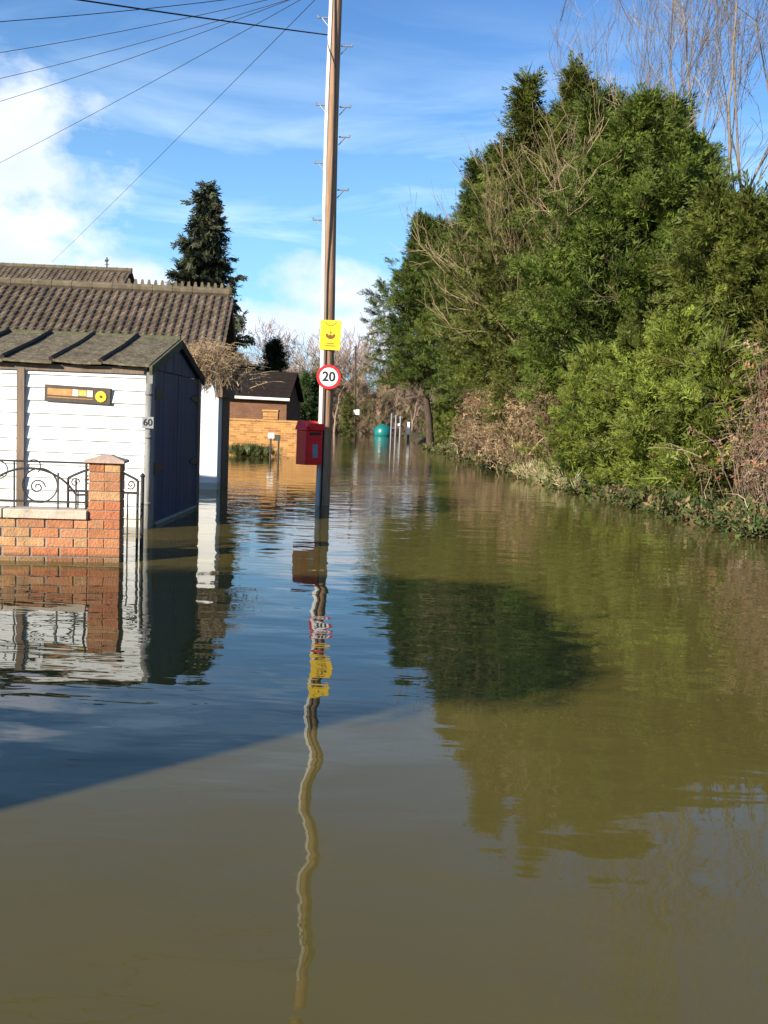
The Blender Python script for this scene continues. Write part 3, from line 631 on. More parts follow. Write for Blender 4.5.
# yellow sign
sy2 = py_ - 0.12; sc2 = P(330.5, 335, sy2)
ys = thing('warning_sign', 'yellow rectangular notice with dark emblem fixed near the 20 sign on the pole', 'sign', sc2, 0)
ys.rotation_euler = (0, 0.015, R(-6))
mb = MB(); mb.cbox((-0.147, -0.004, -0.205), (0.147, 0.004, 0.205), 0.003); mb.build('plate', 'sign_yellow', ys)
mb = MB(); cres = [(0.068 * math.cos(math.pi + math.pi * i / 14), 0.005 + 0.062 * math.sin(math.pi + math.pi * i / 14)) for i in range(15)] + [(0.05, 0.02), (0.025, -0.008), (0.0, 0.012), (-0.025, -0.006), (-0.05, 0.022)]
mb.prism(cres, lambda u, v, w: (u, w, v), -0.0075, -0.0045); mb.prism([(-0.012, 0.022), (0.014, 0.022), (0.010, 0.05), (-0.008, 0.046)], lambda u, v, w: (u, w, v), -0.0075, -0.0045)
mb.build('emblem', 'sign_brown', ys)
mb = MB()
for i in range(9):
    a = math.pi * (1.18 + 0.64 * i / 8); x, zq = 0.085 * math.cos(a), 0.215 + 0.085 * math.sin(a); mb.box((x - 0.006, -0.0068, zq - 0.008), (x + 0.006, -0.0045, zq + 0.008))
mb.build('lettering', 'sign_brown', ys); mb = MB()
for row, nn in ((-0.115, 7), (-0.148, 9)):
    for i in range(nn): x = (i - (nn - 1) / 2) * 0.0155; mb.box((x - 0.005, -0.0068, row - 0.009), (x + 0.005, -0.0045, row + 0.009 - 0.004 * (i % 2)))
mb.build('lettering', 'sign_brown', ys)
for zq in (-0.13, 0.10): mb = MB(); mb.box((-0.03, 0.006, zq), (0.03, 0.05, zq + 0.03)); mb.build('bracket', 'steel', ys)

# overhead wires
def wire(a, b_, sag, r, label):
    a, b_ = Vector(a), Vector(b_); pts = []
    for i in range(25):
        q = i / 24; p_ = a.lerp(b_, q); p_.z -= sag * 4 * q * (1 - q); pts.append(p_ - a)
    mb = MB(); mb.tube(pts, r, 5); o = mb.build('overhead_wire', 'black_rubber', None, True); o.location = a
    tag(o, label, 'wire', 'overhead wires from the telegraph pole')
tpz = P(336, -14, py_).z; TPP = Vector((poleX(tpz) - 0.1, py_, tpz))
q = P(328, 35, py_); a = Vector((poleX(q.z) - 0.09, py_, q.z)); e_ = P(110, 0, 10.5); wire(a, a + (e_ - a) * 3.0, 0.05, 0.009, 'thickest black wire, ending on the pole side below the pole top')
def wire_to(px, py, d, ext, sag, label):
    e_ = P(px, py, d); wire(TPP + Vector((0, 0.0, rnd.uniform(-0.05, 0.05))), TPP + (e_ - TPP) * ext, sag, 0.0048, label)
wire_to(0, 13, 11, 1.6, 0.10, 'uppermost thin wire, nearly level across the top left corner of the sky')
wire_to(0, 45, 14, 1.5, 0.12, 'thin wire crossing the left sky just below the uppermost one')
wire_to(0, 73, 16, 1.4, 0.10, 'thin wire reaching the left edge a little above the white cloud')
wire_to(0, 97, 18, 1.4, 0.10, 'thin wire that meets the left edge where the white cloud begins')
wire_to(0, 161, 22, 1.3, 0.06, 'thin wire slanting down in front of the white cloud')
wire_to(52, 262, 39.8, 1.0, 0.04, 'steepest thin wire, running down to the further brown roof')

# ------------------------------------------------------------------ far left: ochre wall, garage, small things by the wall
wl, wr = W(222, 453), W(322, 459)
od = wl.y
ow_ = thing('garden_wall', 'long ochre brick wall in the distance behind the post box', 'wall', (wl.x, od, 0), 0)
L_ = P(322, 440, od).x - wl.x; zt = P(250, 421, od).z
mb = MB(); mb.box((-6, 0, -0.5), (L_, 0.22, zt)); mb.build('brickwork', 'brickfar', ow_)
mb = MB(); mb.box((-6, -0.03, zt + 0.002), (L_, 0.25, zt + 0.07)); mb.build('coping', 'brickfar', ow_)
p0 = P(270.5, 420, od).x - wl.x
mb = MB(); mb.box((p0 - 0.24, -0.06, zt + 0.073), (p0 + 0.24, 0.28, zt + 0.33)); mb.cbox((p0 - 0.27, -0.09, zt + 0.332), (p0 + 0.27, 0.31, zt + 0.39), 0.02); mb.build('pier', 'brickfar', ow_)
gdp = od + 6.5; g0, g1 = P(222, 400, gdp), P(290, 400, gdp)
gar = thing('garage', 'dark roofed brick garage with pale gutter behind the ochre wall', 'garage', ((g0.x + g1.x) / 2, gdp, 0), R(-2))
gh = (g1.x - g0.x) / 2; ze = P(258, 398, gdp).z; zrr = P(258, 373, gdp + 2.2).z
mb = MB(); mb.box((-gh + 0.1, 0.2, -0.5), (gh - 0.15, 4.3, ze)); gprism(mb, [(0.25, ze), (4.25, ze), (2.2, zrr - 0.08)], gh - 0.35, gh - 0.2); mb.build('wall', 'brickdark', gar)
mb = MB(); vs = [(-gh, 0, ze - 0.02), (gh, 0, ze - 0.02), (gh, 2.2, zrr), (-gh, 2.2, zrr), (gh, 4.5, ze - 0.02), (-gh, 4.5, ze - 0.02)]; vs += [(x, y, z + 0.08) for x, y, z in vs]
mb.add(vs, [(3, 2, 1, 0), (5, 4, 2, 3), (6, 7, 8, 9), (9, 8, 10, 11), (0, 1, 7, 6), (1, 2, 8, 7), (2, 4, 10, 8), (4, 5, 11, 10), (5, 3, 9, 11), (3, 0, 6, 9)]); mb.build('roof', 'slate', gar)
mb = MB(); mb.tube([(-gh, -0.06, ze + 0.0), (gh, -0.06, ze - 0.03)], 0.06, 8); mb.build('gutter', 'sign_white', gar)
sp0 = W(273.5, 458)
ls = thing('low_sign', 'small low sign on two thin posts in front of the ochre wall', 'sign', (sp0.x, sp0.y, 0))
zz = P(273, 434, sp0.y).z
for x in (-0.10, 0.14):
    mb = MB(); mb.tube([(x, 0, -0.5), (x, 0, zz - 0.08)], 0.028, 8); mb.build('post', 'iron', ls)
mb = MB(); mb.cbox((-0.02, -0.04, zz - 0.20), (0.19, 0.02, zz - 0.02), 0.01); mb.build('dark_plate', 'sign_dark', ls)
mb = MB(); mb.cbox((-0.18, -0.05, zz - 0.13), (0.02, 0.03, zz + 0.03), 0.01); mb.build('white_plate', 'sign_white', ls)

# ------------------------------------------------------------------ foliage
def kite(u0, v0, ang, l, w):             # a leaf as a kite in the spray's plane
    c, s = math.cos(ang), math.sin(ang)
    pt = lambda a, b_: (u0 + a * c - b_ * s, v0 + a * s + b_ * c, -0.35 * a * a)
    return [pt(0, 0), pt(l * 0.45, w / 2), pt(l, 0), pt(l * 0.45, -w / 2)]
def roll_(q, a): return [(x, y * math.cos(a) - z * math.sin(a), y * math.sin(a) + z * math.cos(a)) for x, y, z in q]
FAN = [kite(0, 0, 0, 1.0, 0.05)]
for i in range(7):                       # plume: pairs of leaflets turned round the axis
    u = 0.04 + 0.125 * i
    for s in (-1, 1): FAN.append(roll_(kite(u, 0, s * R(36 - i * 2), 0.44 - 0.045 * i, 0.055), R(50) * i))
FAN = np.array(FAN)                      # (9,4,3)
LEAFS = np.array([kite(0.25 * i, 0, R(-60 + 50 * (i % 3)), 0.5, 0.2) for i in range(4)])
TWIGS = np.array([kite(0.1 * i, 0, R(-34 + 17 * i), 1.0 - 0.12 * abs(i - 2), 0.045) for i in range(5)])
NEEDLE = np.array([kite(0, 0, 0, 1.0, 0.16)] + [kite(0.2 + 0.22 * i, 0, s * R(35), 0.4, 0.14) for i in range(3) for s in (-1, 1)])
GRASS = np.array([kite(0, 0.06 * i, R(-12 + 8 * i), 1.0 - 0.12 * abs(i - 1.5), 0.07) for i in range(4)])
def nrmz(a): return a / np.maximum(np.linalg.norm(a, axis=-1, keepdims=True), 1e-9)
def sprays(p, a, L, tmpl, side=None, rg=rng):
    """p (n,3) roots, a (n,3) axes, L (n,) lengths -> leaf quads"""
    n = len(p); a = nrmz(a)
    s = rg.normal(size=(n, 3)) if side is None else side
    s = nrmz(np.cross(a, nrmz(s))); w = np.cross(a, s)
    V = p[:, None, None, :] + L[:, None, None, None] * (tmpl[None, :, :, 0:1] * a[:, None, None, :] + tmpl[None, :, :, 1:2] * s[:, None, None, :] + tmpl[None, :, :, 2:3] * w[:, None, None, :])
    return V.reshape(-1, 4, 3)
def tint(n, base, var, k, rg=rng, alt=None, altp=0.0):
    c = np.asarray(base)[None, :] * (1 + var * rg.normal(size=(n, 1))).clip(0.35, 2.0) * (1 + 0.08 * rg.normal(size=(n, 3)))
    if alt is not None:
        q = rg.random(n) < altp; c[q] = np.asarray(alt)[None, :] * (1 + 0.3 * rg.normal(size=(q.sum(), 1))).clip(0.4, 2)
    return np.repeat(c.clip(0.004, 0.9), k, axis=0)

def cypress_crown(h, r, zb, seed, base=(0.048, 0.078, 0.018), dens=1.0, droop=0.25, sprayL=(0.18, 0.40), lump=0.26, top=0.8, per=26, alt=(0.13, 0.11, 0.035), scat=1.0, hole=None):
    rg = np.random.default_rng(seed)
    prof = lambda t: r * np.minimum(1.0, np.maximum(0.02, (1 - t) * 1.9) ** top) * (0.78 + 0.22 * np.minimum(1, t * 5))
    area = 2 * math.pi * r * (h - zb) * 0.75; nc = int(area / 0.17 * dens)
    t = rg.random(nc) ** 0.9; ph = rg.random(nc) * 2 * math.pi
    ph0 = rg.random(6) * 6.28
    rad = prof(t) * (1 + lump * (np.sin(3 * ph + 7 * t + ph0[0]) * 0.5 + np.sin(5 * ph - 11 * t + ph0[1]) * 0.4 + 0.55 * rg.normal(size=nc)))
    rad *= 0.80 + 0.28 * rg.random(nc)
    zc = zb + (h - zb) * t
    out = np.stack([np.cos(ph), np.sin(ph), np.zeros(nc)], -1)
    c = out * rad[:, None]; c[:, 2] = zc
    bd = nrmz(out * 0.8 + np.array([0, 0, 1.0]) * (0.35 + 0.9 * t[:, None] ** 2) + 0.25 * rg.normal(size=(nc, 3)))
    if hole:                                                                  # a hollow where branches are missing
        kp_ = ~((np.abs((ph - hole[0] + math.pi) % (2 * math.pi) - math.pi) < hole[1]) & (zc > hole[2]) & (zc < hole[3])); c, bd, t = c[kp_], bd[kp_], t[kp_]; nc = len(c)
    cc = (1 + 0.22 * rg.normal(size=nc)).clip(0.5, 1.6)                       # each clump its own green
    k = per; n = nc * k                                                       # every clump is a feathery plume: an axis with side sprays shortening to its tip
    Lp = rg.uniform(0.65, 1.25, nc) * scat; e1 = nrmz(np.cross(bd, rg.normal(size=(nc, 3)) * 0.5 + np.array([0, 0, 1.0]))); e2 = np.cross(bd, e1)
    bdk, e1k, e2k, Lk = (np.repeat(q, k, 0) for q in (bd, e1, e2, Lp))
    sp_ = rg.random(n) ** 0.85
    p = np.repeat(c, k, 0) + bdk * ((sp_ - 0.55) * Lk)[:, None] + rg.normal(size=(n, 3)) * 0.035; p[:, 2] -= droop * 1.1 * sp_ ** 2 * Lk
    al = (R(62) - R(48) * sp_) * rg.uniform(0.7, 1.2, n); sg = rg.choice([-1.0, 1.0], n)
    a = bdk * np.cos(al)[:, None] + (e1k * sg[:, None] + e2k * rg.normal(size=(n, 1)) * 0.5) * np.sin(al)[:, None] + 0.12 * rg.normal(size=(n, 3)); a[:, 2] -= droop * (0.4 + sp_)
    L = Lk * (0.48 - 0.28 * sp_) * rg.uniform(0.7, 1.25, n)
    V = [sprays(p, a, L, FAN, None, rg)]
    col = np.repeat(cc, k)[:, None] * np.asarray(base)[None] * (1 + 0.10 * rg.normal(size=(n, 1))).clip(0.5, 1.6)
    qd = rg.random(n) < 0.05; col[qd] = np.asarray(alt) * rg.uniform(0.6, 1.2, (qd.sum(), 1))
    C = [(np.repeat(col, len(FAN), 0) * (1 + 0.22 * rg.normal(size=(n * len(FAN), 1))).clip(0.4, 1.8))]
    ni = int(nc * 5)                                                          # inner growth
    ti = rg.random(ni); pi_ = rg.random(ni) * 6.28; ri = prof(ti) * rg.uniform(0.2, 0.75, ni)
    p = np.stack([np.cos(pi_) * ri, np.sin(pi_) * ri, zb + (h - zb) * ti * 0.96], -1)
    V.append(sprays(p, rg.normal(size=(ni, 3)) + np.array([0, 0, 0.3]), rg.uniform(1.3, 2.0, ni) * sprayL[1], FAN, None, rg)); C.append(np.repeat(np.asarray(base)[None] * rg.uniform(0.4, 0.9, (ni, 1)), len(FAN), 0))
    return np.concatenate(V), np.concatenate(C)
def trunk_mb(h, r, lean=(0, 0), z0=-0.1, br=1.9):
    mb = MB(); zs = [z0 + (h - z0) * i / 10 for i in range(11)]
    mb.tube([(lean[0] * max(0.0, z / h) ** 1.4 + 0.06 * math.sin(z * 1.3), lean[1] * z / h, z) for z in zs], [r * (1 - 0.9 * i / 10) * (1.3 if i == 0 else 1) for i in range(11)], 9)
    for i in range(16):
        z = h * rnd.uniform(0.2, 0.9); a = rnd.random() * 6.28; l = br * rnd.uniform(0.4, 1.0); x0 = lean[0] * (z / h) ** 1.4
        mb.tube([(x0, 0, z), (x0 + l * 0.5 * math.cos(a), l * 0.5 * math.sin(a), z + 0.15), (x0 + l * math.cos(a), l * math.sin(a), z + 0.45)], [r * 0.25, r * 0.18, 0.01], 5)
    return mb
def cypress(x, y, h, r, zb, seed, label, base=(0.048, 0.078, 0.018), name='cypress_tree', cat='tree', group='tall cypress trees along the right bank', tr=0.16, lean=(0, 0), **kw):
    o = thing(name, label, cat, (x, y, float(gz(np.array(x), np.array(y))) if y > 0 else 0), 0, group)
    z0 = o.location.z; trunk_mb(h * 0.92, tr, lean, br=0.65 * r).build('trunk', 'bark', o, True)
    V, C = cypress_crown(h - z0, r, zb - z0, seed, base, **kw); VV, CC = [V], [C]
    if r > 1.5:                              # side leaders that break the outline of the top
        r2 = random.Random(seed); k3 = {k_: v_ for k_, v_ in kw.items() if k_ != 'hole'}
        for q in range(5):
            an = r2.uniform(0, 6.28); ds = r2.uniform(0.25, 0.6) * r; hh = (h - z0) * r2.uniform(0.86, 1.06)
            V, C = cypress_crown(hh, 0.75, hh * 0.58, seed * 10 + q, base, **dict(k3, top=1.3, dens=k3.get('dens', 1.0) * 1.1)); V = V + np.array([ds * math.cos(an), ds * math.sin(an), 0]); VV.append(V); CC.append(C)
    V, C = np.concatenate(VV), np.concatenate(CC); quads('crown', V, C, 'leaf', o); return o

cypress(2.05, 46.0, 10.6, 2.8, 3.1, 21, 'farthest cypress of the row, overhanging the water where the road bends, trunk showing', base=(0.084, 0.116, 0.019), tr=0.21, lean=(-1.3, 0), dens=0.95)
cypress(4.4, 40.0, 11.8, 2.8, 2.3, 22, 'second cypress from the far end, just right of the one with its trunk showing', base=(0.082, 0.112, 0.019), dens=0.8)
cypress(4.9, 33.5, 11.6, 2.9, 2.2, 23, 'pointed cypress behind the reddish dead bracken', base=(0.088, 0.106, 0.017), dens=0.85)
cypress(5.0, 27.5, 10.5, 2.8, 1.2, 24, 'tallest looking cypress behind the buff bare branches', base=(0.092, 0.108, 0.016), dens=0.9)
cypress(5.45, 22.0, 8.5, 2.4, 1.9, 25, 'broad dark cypress with a deep shaded hollow low in its crown', base=(0.090, 0.124, 0.017), hole=(R(236), R(48), 1.6, 3.3))
cypress(7.0, 18.6, 5.5, 2.1, 0.9, 26, 'lower cypress in front of the tall bare trees', base=(0.104, 0.122, 0.019))
cypress(7.9, 15.4, 4.2, 2.0, 0.7, 27, 'yellowish ragged cypress nearest the photographer at the right edge', base=(0.106, 0.102, 0.020), lump=0.35)
# young light green conifers at the water's edge
LG = (0.150, 0.182, 0.026)
for i, (px, d, h, r, sd_, lab) in enumerate(((588, 19.3, 2.6, 0.85, 41, 'small light green conifer at the water edge next to the pale grass'),
                              (628, 17.8, 2.9, 0.9, 42, 'light green conifer under the dark hollow of the broad cypress'),
                              (672, 16.3, 3.1, 0.95, 43, 'brightest yellow green conifer with layered sprays at the water edge'),
                              (712, 15.2, 2.6, 0.85, 44, 'green conifer bordering the brown brambles at the right'),
                              (640, 20.0, 3.8, 1.2, 45, 'taller mid green conifer standing behind the brightest young one'))):
    x = P(px, 480, d).x
    cypress(x, d, h, r, 0.12, sd_, lab, base=tuple(c * (1.0 if i != 2 else 1.25) * (0.75 if i == 4 else 1) for c in LG), name='young_conifer', group='young conifers along the bank', tr=0.05, per=26, sprayL=(0.16, 0.34), droop=0.12, lump=0.32, top=0.7, dens=1.9, alt=(0.17, 0.14, 0.05), scat=0.62)

for px, d, h, sd_, lab in ((450, 50.0, 3.4, 46, 'fresh green shrub just right of the far leaning trunk'), (466, 46.0, 2.6, 47, 'lower green shrub between the far leaning trunk and the reddish bracken')):
    cypress(P(px, 430, d).x, d, h, 1.1, 0.2, sd_, lab, base=(0.14, 0.17, 0.028), name='bank_shrub', cat='shrub', group='green shrubs by the far trunk', tr=0.06, per=20, droop=0.1, dens=1.2, scat=0.8)
# dark spruce behind the bungalow
def spruce(loc, h, r, label, seed):
    rg = np.random.default_rng(seed); o = thing('spruce_tree', label, 'tree', loc)
    trunk_mb(h * 0.97, 0.17, br=0.5).build('trunk', 'bark', o, True)
    V = []; C = []; nb = 300
    for i in range(nb):
        t = (i / nb) ** 0.85; z = 1.2 + (h - 1.5) * t; L = r * (1 - t) ** 0.85 * rg.uniform(0.45, 1.15) + 0.12; a = rg.random() * 6.28
        n = max(6, int(26 * L)); q = rg.uniform(0.12, 1.0, n)
        d = np.array([math.cos(a), math.sin(a), 0]); pts = d[None] * (q * L)[:, None]; pts[:, 2] = z - 0.50 * q * L + 0.30 * (q ** 3) * L
        pts += rg.normal(size=(n, 3)) * np.array([0.10, 0.10, 0.06]); ax = d[None] * 0.6 + rg.normal(size=(n, 3)) * 0.5; ax[:, 2] -= 0.35
        V.append(sprays(pts, ax, rg.uniform(0.28, 0.6, n), NEEDLE, None, rg)); C.append(tint(n, (0.050, 0.056, 0.026), 0.28, len(NEEDLE), rg))
    quads('crown', np.concatenate(V), np.concatenate(C), 'leaf', o); return o
td = 47.0; tpp = P(205, 177, td); spruce((P(204, 300, td).x, td, -0.3), tpp.z + 0.3, 3.4, 'tall dark spruce standing behind the bungalow roof', 51)

def cy2(px, pt, d, r, label, seed, base, name, cat, group, zb=0.1, **kw):
    x = P(px, 420, d).x; h = P(px, pt, d).z
    o = thing(name, label, cat, (x, d, 0), 0, group); trunk_mb(h * 0.9, 0.08, br=0.6 * r).build('trunk', 'bark', o, True)
    V, C = cypress_crown(h, r, zb, seed, base, **kw); quads('crown', V, C, 'leaf', o); return o
cy2(273, 341, 50, 0.85, 'rounded dark conifer rising behind the dark garage roof', 61, (0.060, 0.080, 0.024), 'conifer', 'tree', None, dens=1.6, per=22, top=0.5, scat=0.6)
cy2(304, 371, 44, 0.20, 'left one of two slim green columnar conifers behind the post box', 62, (0.055, 0.115, 0.026), 'columnar_conifer', 'tree', 'slim columnar conifers', dens=3.5, per=20, top=0.4, sprayL=(0.12, 0.26), droop=-0.5, scat=0.32)
cy2(315, 374, 44.4, 0.20, 'right one of two slim green columnar conifers, partly behind the pole', 63, (0.055, 0.115, 0.026), 'columnar_conifer', 'tree', 'slim columnar conifers', dens=3.5, per=20, top=0.4, sprayL=(0.12, 0.26), droop=-0.5, scat=0.32)
cy2(348, 394, 62, 0.45, 'ivy covered stump of a tree left of the distant pole', 64, (0.14, 0.15, 0.035), 'ivy_stump', 'tree', None, dens=2.0, per=16, top=0.35, scat=0.5, sprayL=(0.15, 0.3))

# grassy shrub at the foot of the ochre wall
sb = W(252, 456); n = 800; rg = np.random.default_rng(71)
p = np.stack([rg.normal(size=n) * 0.34, rg.normal(size=n) * 0.2, rg.uniform(-0.05, 0.16, n)], -1)
a = rg.normal(size=(n, 3)) * 0.45 + np.array([0, 0, 1.0]); 
o = quads('marsh_shrub', sprays(p, a, rg.uniform(0.14, 0.36, n), GRASS, None, rg), tint(n, (0.085, 0.095, 0.030), 0.3, 4, rg), 'leaf'); o.location = (sb.x, sb.y, 0)
tag(o, 'dull green tufted shrub growing out of the water in front of the ochre wall', 'shrub')

# ------------------------------------------------------------------ bare trees, shrubs and brambles
def branchy(mb, p, d, l, r, depth, rg, spread=0.45, grav=0.05, nmin=2, nmax=3, minr=0.004, wob=0.12, sides=5, taper=0.62, lr=(0.62, 0.85)):
    k = 4; pts = [p]; q = p.copy(); dd = d.copy()
    for i in range(k):
        dd = (dd + Vector(rg.normal(size=3)) * wob + Vector((0, 0, grav))).normalized(); q = q + dd * (l / k); pts.append(q.copy())
    r1 = max(minr, r * taper)
    mb.tube(pts, [r + (r1 - r) * i / k for i in range(k + 1)], sides if r > 0.02 else 3, cap=False)
    if depth <= 0: return
    for c in range(int(rg.integers(nmin, nmax + 1)) + (1 if depth < 2 else 0)):
        i = int(rg.integers(1, k + 1)) if c else k
        nd = (dd + Vector(rg.normal(size=3)) * spread + Vector((0, 0, 0.12))).normalized()
        branchy(mb, pts[i], nd, l * rg.uniform(*lr), max(minr, r1 * (0.85 if i == k else 0.6)), depth - 1, rg, spread, grav, nmin, nmax, minr, wob, sides, taper, lr)
def bare_tree(name, loc, h, r, seed, label, mat='pale_bark', group=None, depth=6, stems=1, spread=0.4, lean=(0, 0, 1), l0=0.30, **kw):
    rg = np.random.default_rng(seed); o = thing(name, label, 'tree' if 'tree' in name else 'shrub', loc, 0, group)
    mb = MB(); tb = MB()
    for s in range(stems):
        d = (Vector(lean) + (Vector(rg.normal(size=3)) * 0.28 if stems > 1 else Vector((0, 0, 0)))).normalized()
        p = Vector((0, 0, -0.3)) + (Vector((rg.normal() * 0.15, rg.normal() * 0.15, 0)) if stems > 1 else Vector((0, 0, 0)))
        k = 5; pts = [p]; q = p.copy()
        for i in range(k): d = (d + Vector(rg.normal(size=3)) * 0.05).normalized(); q = q + d * (h * l0 / k); pts.append(q.copy())
        tb.tube(pts, [r * (1 - 0.07 * i) for i in range(k + 1)], 7)
        for c in range(3):
            branchy(mb, pts[-1] if c < 2 else pts[3], (d + Vector(rg.normal(size=3)) * 0.28).normalized(), h * 0.24, r * (0.62 if c == 0 else 0.48), depth - 1, rg, spread, **kw)
    tb.build('trunk', mat, o, True); mb.build('crown', mat if r > 0.06 else 'buff_twig', o); return o
# tall pale trees beyond the cypresses, upper right
for i, (px, d, h, r, lab) in enumerate(((650, 33, 16.0, 0.085, 'thin bare tree leftmost above the cypress tops'), (678, 30, 16.0, 0.09, 'slender bare tree second from left above the cypress tops'),
                         (712, 26, 15.0, 0.085, 'bare tree with a trunk leaning left above the lower cypress'), (742, 23, 14.5, 0.10, 'stoutest pale bare tree forking above the right hedge'),
                         (775, 24, 14.0, 0.085, 'bare tree cut by the right edge of the picture'))):
    x = P(px, 200, d).x
    bare_tree('bare_tree', (x, d, 0.2), h, r, 80 + i, lab, 'pale_bark', 'bare trees above the cypress row', depth=6, l0=0.36, spread=0.34, grav=0.07, nmin=2, nmax=3, minr=0.005, wob=0.09, lean=(-0.05 + 0.03 * (i % 3), 0, 1))
# buff bare shrubs in front of the cypresses
for i, (px, d, h, lab, ln) in enumerate(((585, 24.5, 9.4, 'tall buff leafless shrub in front of the tallest cypress', (-0.06, -0.10, 1)), (552, 28.0, 8.6, 'spreading buff leafless shrub over the reddish bracken', (-0.03, -0.09, 1)),
                             (640, 21.0, 6.2, 'leafless shrub with pale twigs beside the dark hollow', (-0.10, -0.16, 1)))):
    x = P(px, 420, d).x
    if i == 2: continue
    bare_tree('bare_shrub', (x, d, 0.1), h, 0.040, 95 + i, lab, 'buff_twig', 'leafless shrubs against the cypresses', depth=5, stems=(3, 3, 1)[i], l0=0.40, spread=0.36, grav=0.05, nmin=2, nmax=3, minr=0.0048, lean=ln)
# winter wood at the end of the road
wood = []
for i in range(3):
    wood.append(bare_tree('bare_tree', (0, 0, 0), 10.0, 0.13, 110 + i, '', 'twig', 'winter trees at the end of the road', depth=6, l0=0.20, spread=0.5, grav=0.06, nmin=2, nmax=3, minr=0.016, wob=0.14))
spots = [(236, 94, 0.80), (250, 98, 0.95), (288, 93, 0.95), (303, 90, 0.95), (318, 95, 1.12), (334, 92, 0.98), (346, 99, 1.2), (362, 96, 1.05), (373, 100, 1.05), (386, 94, 0.80), (398, 104, 0.95), (412, 92, 0.8), (425, 108, 0.9), (296, 106, 1.2), (268, 108, 1.1), (340, 112, 1.3), (440, 96, 0.9)]
near_lab = ['bare winter tree by the garage', 'bare winter tree behind the garage roof', 'bare tree right of the rounded conifer', 'reddish bare tree behind the slim conifers', 'bare tree just left of the yellow sign', 'tall bare tree right behind the 20 sign', 'tallest bare tree right of the yellow sign', 'bare tree behind the distant pole', 'bare tree above the teal tank', 'low bare tree behind the teal tank', 'bare tree behind the grey posts', 'bare tree right of the grey posts', 'bare tree beyond the white marker post', 'deep bare tree between garage and pole', 'deep bare tree behind the rounded conifer', 'deepest tall bare tree behind the ivy stump', 'bare tree half hidden by the farthest cypress']
for i, (px, d, s) in enumerate(spots):
    x = P(px, 430, d).x; sc = s * d / 90
    if i < 3: o = wood[i]; o.location = (x, d, 0); o.scale = (sc, sc, sc); o['label'] = near_lab[i]
    else: copy_tree(wood[i % 3], (x, d, 0), i * 1.9, (sc * 1.05, sc * 1.05, sc), near_lab[i])
# thicket under the far trees: one brown mass of twigs and scrub
n = 70000; rg = np.random.default_rng(131); px_ = rg.uniform(215, 500, n); dd_ = rg.uniform(92, 112, n)
xx = (px_ - 384) / F * dd_; hgt_ = rg.random(n) ** 1.2 * (5.0 + 1.2 * np.sin(xx * 0.7) + 0.9 * np.sin(xx * 1.9 + 1))
keep = dd_ > 0; xx, dd_, hgt_ = xx[keep], dd_[keep], hgt_[keep]; n = len(xx)
p = np.stack([xx, dd_, hgt_], -1); a = rg.normal(size=(n, 3)) * 0.6 + np.array([0, 0, 0.9])
V = sprays(p, a, rg.uniform(0.5, 1.2, n), TWIGS, None, rg)
tag(quads('thicket', V, tint(n, (0.27, 0.19, 0.13), 0.25, len(TWIGS), rg, (0.13, 0.13, 0.045), 0.15), 'dead_leaf'), 'brown winter thicket filling the end of the flooded road', 'thicket', kind='stuff')

def bramble(loc, rx, ry, h, n, seed, label, cols, name='bramble_bush', stem='twig', leaf=1.0, cat='bush', group='dead brambles and bracken along the bank', thick=1.0):
    rg = np.random.default_rng(seed); o = thing(name, label, cat, loc, 0, group); mb = MB()
    tips = []
    for i in range(n):
        x, y = rg.normal() * rx * 0.5, rg.normal() * ry * 0.5; hh = h * rg.uniform(0.4, 1.05) * max(0.3, 1 - (x / rx) ** 2 * 0.5); a = rg.random() * 6.28; sp_ = rg.uniform(0.2, 0.9) * min(rx, 1.2)
        z0 = rg.uniform(-0.1, 0.4 * h); tk_ = rg.uniform(0.5, 1.5)
        pts = [Vector((x + math.cos(a) * sp_ * q + rg.normal() * 0.03, y + math.sin(a) * sp_ * q + rg.normal() * 0.03, z0 + (hh - z0 * 0.5) * math.sin(min(1.0, q * 1.15) * 2.0) / 1.0 if True else 0)) for q in (0, 0.2, 0.4, 0.6, 0.8, 1.0)]
        mb.tube(pts, [f * thick * tk_ for f in (0.011, 0.010, 0.009, 0.008, 0.006, 0.004)], 3, cap=False); tips += pts[1:]
    mb.build('stems', stem, o)
    t_ = np.array([tuple(v) for v in tips]); m_ = int(len(t_) * 2.6 * leaf)
    if m_:
        p = t_[rg.integers(0, len(t_), m_)] + rg.normal(size=(m_, 3)) * np.array([0.14, 0.14, 0.10]); p[:, 2] = np.maximum(p[:, 2], 0.01)
        c = np.asarray(cols)[rg.integers(0, len(cols), m_)] * (1 + 0.25 * rg.normal(size=(m_, 1))).clip(0.4, 1.7)
        quads('leaves', sprays(p, rg.normal(size=(m_, 3)), rg.uniform(0.07, 0.20, m_), LEAFS, None, rg), np.repeat(c.clip(0.004, .8), len(LEAFS), 0), 'dead_leaf', o)
    return o
BRN = [(0.23, 0.128, 0.078), (0.18, 0.105, 0.062), (0.28, 0.18, 0.105), (0.22, 0.095, 0.052), (0.13, 0.13, 0.045)]
PALE = [(0.32, 0.21, 0.12), (0.24, 0.15, 0.085), (0.17, 0.12, 0.06), (0.11, 0.11, 0.045)]
